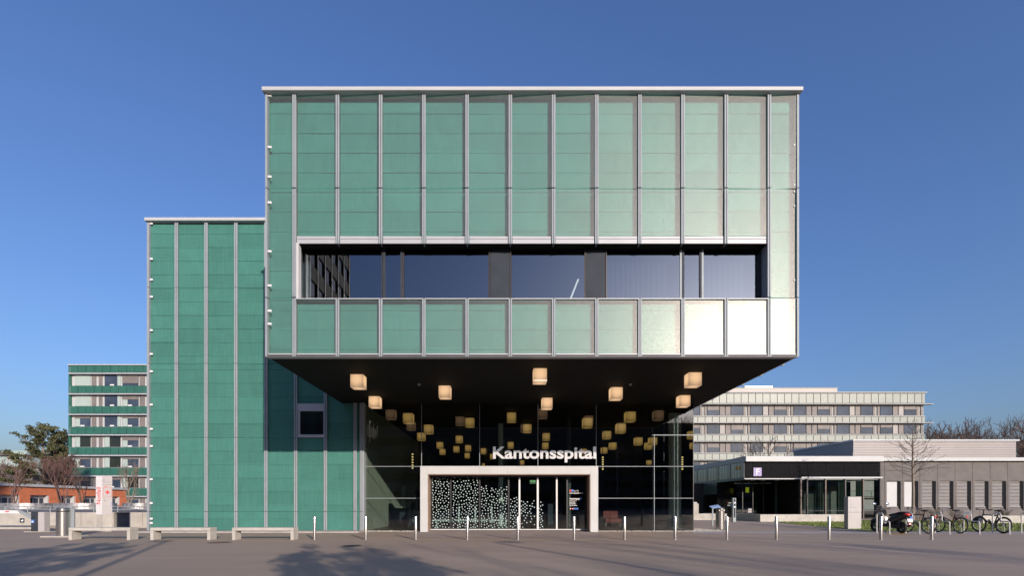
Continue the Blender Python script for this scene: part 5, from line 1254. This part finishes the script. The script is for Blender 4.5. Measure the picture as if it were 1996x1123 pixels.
# ---- green striped slab on the left
DGB = 80.0; GBD = thing('ward_block', 'six storey ward block with green spandrel bands and big windows behind the sign pylon', 'building', (PX(210, DGB), DGB, 0))
gl_, gr_ = PX(134, DGB), PX(345, DGB)
def YG(py): return PZ(py, DGB)
MB().box(gl_ + .2, DGB + .9, 0, gr_, DGB + 14, YG(713)).build('body', M['hall_wall'], GBD)
MB().box(gl_ - .15, DGB - .1, YG(712.4), gr_, DGB + 14, YG(710.6)).build('roof_cap', M['fascia'], GBD)
MB().box(PX(130.2, DGB), DGB + .3, .8, PX(134, DGB), DGB + 14, YG(712)).build('side_fin', M['green_far'], GBD)
MB().box(PX(279.5, DGB), DGB + 2, YG(711), PX(284, DGB), DGB + 4, YG(704)).build('roof_vent', M['corr'], GBD)
P0 = 130.0; SZ = 7.488
for r in range(7):
    yo = 40.06 * r
    m = MB(); px = P0 + 45 / SZ
    while px < 345: m.box(PX(px, DGB), DGB + .06, YG(726.3 + yo), PX(min(px + 14.6, 345), DGB), DGB + .2, YG(712.2 + yo)); px += 15.88
    m.build('spandrel', M['green_far'], GBD)
    MB().box(gl_, DGB + .2, YG(727 + yo), gr_, DGB + .35, YG(711.8 + yo)).build('spandrel_frame', M['alu_light'], GBD)
    MB().box(gl_, DGB - .12, YG(729.6 + yo), gr_, DGB + .5, YG(727.3 + yo)).build('ledge', M['alu_light'], GBD)
    MB().box(gl_, DGB + .62, YG(751.2 + yo), gr_, DGB + .72, YG(729.7 + yo)).build('window_wall', M['fascia'], GBD)
    def wb_(a, b, name, m, dd=0, ya=730.2, yb=750.6): MB().box(PX(P0 + a / SZ, DGB), DGB + .52 - dd, YG(yb + yo), PX(P0 + b / SZ, DGB), DGB + .60 - dd, YG(ya + yo)).build(name, m, GBD)
    kind = [('c', 'g', 'b'), ('c', 'g', 'h'), ('h', 'g', 'h'), ('d', 'd', 'h'), ('h', 'd', 'h'), ('h', 'h', 'd'), ('d', 'h', 'h')][r]
    for (a, b), kk in zip(((80, 305), (515, 745), (778, 1010)), kind):
        wb_(a, b, 'window', {'c': M['curtain'], 'g': M['sky_pane'], 'b': M['sky_pane'], 'h': M['sky_pane'], 'd': M['dim_pane']}[kk])
        if kk in 'bh': wb_(a, b, 'blind', M['shutter'], .06, 730.0, 746 if kk == 'b' else 735 + 3 * ((r + a) % 2))
        if kk in 'hd': wb_(a + 5, a + 75, 'curtain', M['curtain'], .02)
        if kk == 'g': wb_(b - 40, b + 5, 'curtain', M['curtain'], .02)
        if kk in 'gh': wb_(a + 80, a + 140, 'bed_linen', M['signwhite'], .015, 748, 750.5)
    for (a, b) in ((325, 390), (430, 480), (1030, 1105), (1135, 1200)): wb_(a, b, 'shutter', M['shutter'], .02)
    for (a, b) in ((1250, 1480), ): wb_(a, b, 'window', M['sky_pane'])

# ---- orange brick pavilion on the terrace, seen along its long side
OX = -54.5; OB = thing('brick_pavilion', 'low orange brick pavilion with white framed windows and flat pale roof edge on the left', 'building', (OX, 62, TZ))
zot = EYE + 35.0 / 980 * 54.5
yA, yB = 45.0, F_PX * 54.5 / 733.0
MB().box(OX - 9, yA, zot - .02, OX + .25, yB + .3, zot + .26).build('roof_edge', M['fascia'], OB)
MB().box(OX - 8.5, yA + .5, zot + .261, OX - .8, yB - .4, zot + .32).build('roof_metal', M['blue'] if False else M['alu'], OB)
MB().box(OX - 8.8, yA + .1, TZ, OX - 1.2, yB - .1, zot - .03).build('core', M['hall_wall'], OB)
wz0, wz1 = TZ + .25, zot - .98
nb = 7; stp = (yB - yA) / nb
MB().box(OX - .9, yA, wz1, OX, yB, zot - .022).build('brick_band', M['brick'], OB)
for k in range(nb):
    a = yA + stp * k
    MB().box(OX - .9, a + stp * .66, TZ, OX, a + stp, wz1 - .001).build('brick_pier', M['brick'], OB)
    MB().box(OX - .75, a + stp * .615, wz0, OX - .05, a + stp * .655, wz1 - .002).build('reveal', M['fascia'], OB)
    MB().box(OX - .62, a + .02, wz0, OX - .55, a + stp * .61, wz1 - .01).build('window', M['sky_pane'], OB)
    MB().box(OX - .54, a + .02, wz1 - .35, OX - .50, a + stp * .61, wz1 - .01).build('blind', M['fascia'], OB)
    for q in (.0, .22, .42, .6): MB().box(OX - .54, a + .02 + stp * q, wz0, OX - .49, a + .10 + stp * q, wz1 - .36).build('window_frame', M['fascia'], OB)
    MB().box(OX - .9, a, TZ, OX - .02, a + stp * .655, wz0 - .002).build('brick_parapet', M['brick'], OB)
MB().box(OX - 8.8, yB - .1, TZ, OX - .91, yB, zot - .03).build('end_wall', M['brick'], OB)
d = 66.0; SHED = thing('roof_box', 'dark grey flat roofed box standing behind the orange pavilion roof', 'building', (PX(72, 88), 88, TZ))
MB().box(PX(55, 88), 88, TZ, PX(83, 88), 92, PZ(932, 88)).build('wall', M['corr'], SHED); MB().box(PX(53, 88), 87.8, PZ(932, 88), PX(84, 88), 92.2, PZ(930.5, 88)).build('roof', M['alu'], SHED)
# ---- pale house, far left
DH = 118.0; HS = thing('pale_house', 'pale blue green house with dark overhanging roof at the left edge behind the pines', 'building', (PX(20, DH), DH, 0))
MB().box(PX(-80, DH), DH, 0, PX(52, DH), DH + 12, PZ(889, DH)).build('wall', M['housewall'], HS)
MB().prism([(PX(-80, DH), PZ(880, DH)), (PX(1, DH), PZ(882, DH)), (PX(56, DH), PZ(887.5, DH)), (PX(56, DH), PZ(889, DH)), (PX(-80, DH), PZ(888.9, DH))], 'y', DH - .8, DH + 13).build('roof', M['roofdark'], HS)
MB().box(PX(-30, DH), DH + 3, PZ(884, DH), PX(28, DH), DH + 8, PZ(876.5, DH)).build('roof_box', M['housewall'], HS)
for (a, b, y0, y1) in ((14, 26, 890.5, 899), (42, 46, 915, 923), (-20, -8, 891, 900), (5, 14, 912, 922)): MB().box(PX(a, DH), DH - .08, PZ(y1, DH), PX(b, DH), DH - .01, PZ(y0, DH)).build('window', M['dim_pane'] if a > 30 else M['blind'], HS)
d = 105.0; RH = thing('dark_roof_house', 'low house with dark red brown hipped roof behind the orange pavilion', 'building', (PX(20, d), d, 0))
MB().prism([(PX(-10, d), PZ(937, d)), (PX(18, d), PZ(923, d)), (PX(30, d), PZ(924, d)), (PX(62, d), PZ(938, d))], 'y', d, d + 8).build('roof', M['roofdark'], RH); MB().box(PX(-8, d), d + .5, 0, PX(60, d), d + 7.5, PZ(937.2, d)).build('wall', M['corr'], RH)

# ================================================================== BEHIND THE CAMERA (seen in the glass, casting the shadows)
TWX = -19.6; TW = thing('office_tower', 'grey tower with dark window bands behind the camera, mirrored in the upper windows', 'building', (TWX - 4, -24, 0))
MB().box(TWX - 7.5, -31.6, 0, TWX - .25, -16, 36).build('body', M['hall_dark'], TW)
for k in range(11):
    z = 1.2 + 3.3 * k
    MB().box(TWX - 7.6, -31.7, z, TWX, -15.9, z + 1.6).build('parapet_band', M['conc_dark'], TW)
    MB().box(TWX - .2, -31.5, z + 1.601, TWX - .12, -16.1, z + 3.299).build('window_band', M['blackglass'], TW)
for k in range(8): y = -31.2 + 2.1 * k; MB().box(TWX - .12, y, 1, TWX + .06, y + .14, 36).build('pilaster', M['alu_dark'], TW)
RB = thing('rear_block', 'long dark apartment block across the square behind the camera', 'building', (-20, -48, 0))
rbx0, rbx1, rby, rbh = -75, 19, -46.0, 16.3
MB().box(rbx0, rby - 12, 0, rbx1, rby, rbh).build('body', M['conc_grey'], RB)
for k in range(4):
    z = .9 + 3.4 * k; MB().box(rbx0 + 1, rby + .001, z + .9, rbx1 - 1, rby + .05, z + 2.5).build('window_band', M['blackglass'], RB)

RB2 = thing('rear_block', 'second dark block with trees before it, behind the camera on the right', 'building', (80, -80, 0))
MB().box(21, -92, 0, 190, -78, 21.6).build('body', M['conc_grey'], RB2)
for k in range(5):
    z = .9 + 3.4 * k; MB().box(22, -77.999, z + .9, 189, -77.95, z + 2.5).build('window_band', M['blackglass'], RB2)
RB3 = thing('rear_block', 'low dark block behind the camera on the far left', 'building', (-120, -50, 0))
MB().box(-220, -62, 0, -80, -46, 15).build('body', M['conc_grey'], RB3)

# ================================================================== TREES AND PLANTS
def grow(m_thick, m_thin, p, d, L, r, depth, rg, spread=.5, up=.15, ratio=.72, nb=(2, 3), thin_at=2, wob=.12, rmin=.006):
    """recursive bare branch: a few bent segments, then forks"""
    seg = 3 if depth > 1 else 2
    pts = [Vector(p)]; rs = [r]; dd = Vector(d).normalized()
    for i in range(seg):
        dd = (dd + Vector((rg.gauss(0, wob), rg.gauss(0, wob), rg.gauss(0, wob) + up * .3))).normalized()
        pts.append(pts[-1] + dd * (L / seg)); rs.append(max(rmin, r * (1 - .38 * (i + 1) / seg)))
    (m_thin if depth <= thin_at else m_thick).tube(pts, rs, 6 if depth > thin_at else (4 if depth > 1 else 3), cap=False)
    if depth <= 0: return
    for k in range(rg.randint(*nb)):
        t = rg.choice(pts[1:]) if k else pts[-1]
        ax = dd.orthogonal().normalized(); ax.rotate(Matrix.Rotation(rg.uniform(0, 2 * math.pi), 3, dd))
        nd = (dd + ax * rg.uniform(spread * .6, spread * 1.3) + Vector((0, 0, up))).normalized()
        grow(m_thick, m_thin, t, nd, L * ratio * rg.uniform(.8, 1.15), max(rmin, r * .58), depth - 1, rg, spread, up, ratio, nb, thin_at, wob, rmin)
def bare_tree(label, base, h, seed, mat_, stems=1, depth=5, spread=.55, up=.12, ratio=.74, r0=None, group=None, rmin=.008, lean=.0, nb=(2, 3), first=.26, cat='tree', name='bare_tree', squeeze=1.0):
    rg = random.Random(seed); t = thing(name, label, cat, base, 0, group); a = MB(); b = MB()
    for s in range(stems):
        d = Vector((0, 0, 1)) if stems == 1 else Vector((math.cos(2.4 * s + seed) * .38, math.sin(2.4 * s + seed) * .38, 1))
        d.x += lean
        grow(a, b, (0, 0, -.02) if stems == 1 else (d.x * .3, d.y * .3, -.02), d, h * first, r0 or h * .018, depth, rg, spread, up, ratio, nb, depth - 2, .10, rmin)
    zm = max(v[2] for v in a.v + b.v); k_ = h / zm; kx = k_ ** .6 * squeeze
    for m in (a, b): m.v = [(v[0] * kx, v[1] * kx, v[2] * k_) for v in m.v]
    a.build('trunk', mat_, t, world=False, fixn=False, smooth=True); b.build('branches', mat_, t, world=False, fixn=False)
    return t
def leaves(m, c, R0, n, rg, s, flat=.8):
    for _ in range(n):
        while True:
            v = Vector((rg.uniform(-1, 1), rg.uniform(-1, 1), rg.uniform(-1, 1)))
            if v.length < 1: break
        p = c + Vector((v.x * R0, v.y * R0, v.z * R0 * flat)); u = Vector((rg.gauss(0, 1), rg.gauss(0, 1), rg.gauss(0, 1))).normalized(); w_ = u.orthogonal().normalized() * s * rg.uniform(.35, .7); u = u * s * rg.uniform(.6, 1.2)
        m.add([p - u, p - w_ * .6, p + u, p + w_ * .6], [(0, 1, 2, 3)])

# ---- pines behind the orange pavilion
def pine(label, base, h, seed, spread):
    rg = random.Random(seed); t = thing('pine_tree', label, 'pine', base, 0, 'pines on the left'); tr = MB(); nd = MB()
    tip = Vector((rg.uniform(-.3, .3), 0, h)); tr.tube([(0, 0, 0), (.15, 0, h * .35), (0, .1, h * .7), tip], [h * .024, h * .018, h * .010, .04], 8)
    n = 46
    for k in range(n):
        f = (k + rg.random()) / n; z = h * (.20 + .78 * f); L = spread * (1.0 - f) ** .55 * rg.uniform(.55, 1.15) + .5
        a = k * 2.4 + rg.uniform(-.4, .4); d = Vector((math.cos(a), math.sin(a), .10 + .5 * f)).normalized(); p0 = Vector((0, 0, z)); p1 = p0 + d * L * .6 + Vector((0, 0, -.08 * L)); p2 = p0 + d * L + Vector((0, 0, .06 * L))
        tr.tube([p0, p1, p2], [.10 * (1 - f) + .03, .05, .02], 5, cap=False)
        m_ = max(3, int(L * 3.0))
        for q in range(m_):
            s = .35 + .7 * q / m_; c = p0 + (p2 - p0) * s + Vector((rg.gauss(0, .32), rg.gauss(0, .32), rg.uniform(-.05, .45)))
            leaves(nd, c, rg.uniform(.35, .62), 26, rg, .22, .62)
    leaves(nd, tip, .5, 50, rg, .2, 1.2)
    tr.build('trunk', M['bark_pale'], t, world=False, fixn=False, smooth=True); nd.build('crown', M['needle'], t, world=False, fixn=False)
    return t
dp = 88.0
pine('tall dense pine with spreading limbs behind the orange pavilion', (PX(84, dp), dp, 0), PZ(831, dp), 3, 6.4)
dp = 92.0
pine('narrower pine with bare lower trunk at the left edge of the green banded block', (PX(121, dp), dp, 0), PZ(847, dp), 8, 4.2)
# ---- round planters on the terrace, each with a bare many-stemmed tree
dpl = 38.5
plant = [(12, 46, 'round galvanised planter cut by the left photo edge, holding a bare tree', 27, 890, 'bark_red', 'bare reddish many-stemmed tree in the leftmost planter'),
         (125, 50, 'wide round galvanised planter left of the sign pylon, holding a bare tree', 120, 880, 'bark_red', 'bare reddish many-stemmed tree in front of the orange pavilion, tallest of the planted trees'),
         (166, 26, 'small round galvanised planter just left of the sign pylon', 161, 915, 'bark', 'small bare many-stemmed tree just left of the sign pylon'),
         (252, 30, 'round galvanised planter between the sign pylon and the green building', 252, 896, 'bark_pale', 'bare pale-stemmed tree between the sign pylon and the green building')]
for k, (px, hw_, lab, tpx, ty, mm, tlab) in enumerate(plant):
    d = dpl + (2.2 if k == 2 else 0); x = PX(px, d); r = hw_ / F_PX * d; zt2 = PZ(981.5, d)
    t = thing('planter', lab, 'planter', (x, d + r, TZ), 0, 'round metal planters on the terrace')
    MB().lathe([(r, 0), (r, zt2 - TZ), (r - .06, zt2 - TZ), (r - .06, .2)], (x, d + r, TZ), 40).build('ring', M['galv'], t)
    MB().lathe([(r - .065, .1), (r - .065, zt2 - TZ - .06)], (x, d + r, TZ), 30).build('soil', M['soil'], t)
    tx = PX(tpx, d + r); h = PZ(ty, d + r) - zt2
    bare_tree(tlab, (tx, d + r, zt2 - .08), h * 1.05, 20 + k, M[mm], stems=5 if k < 2 else 4, depth=5, spread=.50, up=.10, ratio=.70, r0=.06, group='bare trees in the planters', rmin=.0065, first=.30, nb=(2, 3), squeeze=.68)
bare_tree('tall reddish bare tree behind the orange pavilion roof, right of the dense pine', (PX(112, 80), 80, TZ), PZ(882, 80), 31, M['bark_red'], stems=4, depth=5, spread=.5, ratio=.74, r0=.12, rmin=.022, nb=(3, 4))
bare_tree('pale bare tree at the left edge in front of the pale house', (PX(10, 84), 84, TZ), PZ(898, 84), 33, M['bark_red'], stems=3, depth=5, spread=.6, ratio=.74, r0=.12, rmin=.022, nb=(2, 4))

# ---- young tree in front of the grey wing
d = 33.0; base = Vector((PX(1779.5, d), d, 0)); H_ = PZ(816, d)
YT = thing('young_tree', 'young bare tree with straight stem in front of the grey pavilion wing', 'tree', base); rg = random.Random(14)
a = MB(); b = MB(); stem = [Vector((0, 0, 0)), Vector((.02, 0, H_ * .3)), Vector((-.02, 0, H_ * .55)), Vector((.0, 0, H_ * .8)), Vector((.02, 0, H_))]
a.tube(stem[:3], [.10, .085, .06], 10); a.tube(stem[2:], [.06, .03, .008], 8)
for k in range(46):
    f = .42 + .54 * (k + rg.random()) / 46; z = H_ * f; an = k * 2.4 + rg.uniform(-.5, .5); L = (1.0 - f) * 4.0 * rg.uniform(.6, 1.1) + .15
    L = min(L, 2.1)
    dd = Vector((math.cos(an), math.sin(an), .30 + .5 * (f - .4))).normalized()
    grow(b, b, (0, 0, z), dd, L * .55, .021 * (1.15 - f) + .006, 2, rg, .40, .08, .66, (2, 3), 0, .10, .0055)
a.build('trunk', M['bark_pale'], YT, world=False, smooth=True); b.build('branches', M['bark'], YT, world=False, fixn=False)
# ---- bare tree behind the pavilion roof and bare woods at the right
d = 62.0; bare_tree('thin bare tree rising behind the black pavilion in front of the white block', (PX(1490, d), d, 0), PZ(848, d), 41, M['bark'], stems=2, depth=5, spread=.75, up=.06, ratio=.76, r0=.13, rmin=.020, nb=(2, 3))
far = [(1812, 822, 51, 1), (1842, 818, 52, 2), (1872, 820, 53, 2), (1906, 826, 54, 1), (1940, 812, 55, 2), (1975, 806, 56, 1), (2006, 810, 57, 1), (2050, 806, 58, 1)]
names = ['bare tree touching the right end of the white block', 'bare tree second from the white block at the right', 'dense bare tree third from the white block at the right', 'low wide bare tree in the dip of the right treeline',
         'tall bare tree behind the right part of the corrugated roof', 'tallest bare tree near the right edge behind the corrugated roof', 'bare tree at the right edge of the photo beyond the pavilion', 'bare tree at the far right beyond the photo edge']
for (px, py, sd, st), lab in zip(far, names):
    d = 108 + (sd % 3) * 5
    bare_tree(lab, (PX(px, d), d, 0), PZ(py, d) * 1.02, sd, M['bark_far'], stems=st, depth=6, spread=.60, up=.09, ratio=.77, r0=.26 if st == 1 else .2, rmin=.030, nb=(3, 3), first=.24, group='bare trees behind the pavilion')
# ---- bare shrubs along the foot of the grey wing
for k, (px, lab) in enumerate(((1820, 'bare twiggy shrub at the foot of the grey wing behind the dark red bicycle'), (1862, 'bare twiggy shrub at the foot of the grey wing left of the mountain bike'), (1955, 'bare twiggy shrub above the low wall behind the mountain bike'), (1790, 'bare twiggy shrub beside the young tree'))):
    d = 37.6; bare_tree(lab, (PX(px, d), d, 0), .95, 60 + k, M['bark_pale'] if k != 2 else M['bark'], stems=16, depth=2, spread=.55, up=.16, ratio=.72, r0=.012, rmin=.005, nb=(3, 4), first=.42, group='bare shrubs along the wing', cat='shrub', name='bare_shrub')

# ---- trees and lamps behind the camera that throw the shadows across the forecourt
def crown_tree(label, base, h, R0, seed, zc, nclump=60, leaf=.11, per=44, sx=1.0):
    rg = random.Random(seed); t = thing('leafy_tree', label, 'tree', base); tr = MB(); cr = MB()
    tr.tube([(0, 0, 0), (.1, .05, zc * .5), (-.05, 0, zc)], [.22, .17, .10], 9)
    for k in range(nclump):
        a = rg.uniform(0, 2 * math.pi); e = rg.uniform(-.75, 1.0); rr = R0 * rg.uniform(.35, 1.0); c = Vector((math.cos(a) * rr * math.sqrt(1 - min(1, e * e) * .7) * sx, math.sin(a) * rr * .9, zc + e * (h - zc)))
        if k % 2 == 0: tr.tube([(0, 0, zc * rg.uniform(.6, 1.0)), c * .5 + Vector((0, 0, zc * .45)), c], [.05, .03, .01], 5, cap=False)
        leaves(cr, c, rg.uniform(.20, .42), per, rg, leaf, .7)
    tr.build('trunk', M['bark'], t, world=False, fixn=False, smooth=True); cr.build('crown', M['leaf'], t, world=False, fixn=False)
    return t
SH = Vector((-SUN.x / SUN.z, -SUN.y / SUN.z))           # ground shift of a shadow per metre of height
def behind(px, py, h):                                   # foot of something of height h whose top shades this ground point
    d = GD(py); return Vector((PX(px, d) - SH.x * h, d - SH.y * h, 0))
TREES = [(688, 1106, 5.6, 1.55, 71, 5.0, 62), (45, 1094, 6.2, 1.5, 72, 5.3, 60), (815, 1121, 6.2, .75, 73, 5.0, 22)]
for k, (px, py, h, R0, sd, zc, nc) in enumerate(TREES):
    crown_tree(['round leafy tree behind the camera, nearest the middle of the square', 'wide leafy tree behind the camera on the left', 'small leafy tree behind the camera on the right'][k], behind(px, py, zc), zc + R0 * .85, R0, sd, zc, nc)
def lamp_post(px, py, h, label, arm):
    b = behind(px, py, h); t = thing('street_lamp', label, 'street lamp', b)
    MB().tube([(b.x, b.y, 0), (b.x, b.y, h * .5), (b.x, b.y, h)], [.10, .085, .06], 12).build('pole', M['alu'], t, smooth=True)
    MB().tube([(b.x, b.y, h - .1), (b.x + arm * .5, b.y, h + .1), (b.x + arm, b.y, h + .08)], .035, 8).build('arm', M['alu'], t)
    MB().box(b.x + arm - .1, b.y - .12, h + .02, b.x + arm + .55, b.y + .12, h + .14).build('lamp_head', M['alu_dark'], t, bevel=.02)
lamp_post(965, 1059, 8.2, 'tall grey street lamp behind the camera at the right', 0.4)
lamp_post(322, 1057, 8.0, 'tall grey street lamp behind the camera at the left', -.4)
# trees along the rear block, mirrored in the glass of the hall
for k, (x, y, h) in enumerate(((22, -34, 15), (30, -30, 17), (38, -40, 16), (3, -40, 12), (-9, -41, 13))):
    bare_tree(['bare tree at the right end of the rear block', 'tall bare tree right of the rear block', 'bare tree far right of the rear block', 'bare tree in front of the middle of the rear block', 'bare tree in front of the left half of the rear block'][k], (x, y, 0), h, 80 + k, M['bark_far'], stems=1, depth=6, spread=.6, up=.08, ratio=.76, r0=.24, rmin=.02, group='bare trees along the rear block', first=.25)

for k, (x, y, h) in enumerate(((40, -70, 23), (47, -72, 24), (55, -68, 22))):
    bare_tree(['tall bare tree left of its pair before the second rear block', 'tallest bare tree before the second rear block', 'bare tree at the right before the second rear block'][k], (x, y, 0), h, 90 + k, M['bark_far'], stems=1, depth=6, spread=.6, up=.08, ratio=.76, r0=.3, rmin=.03, group='bare trees along the rear block', first=.25)
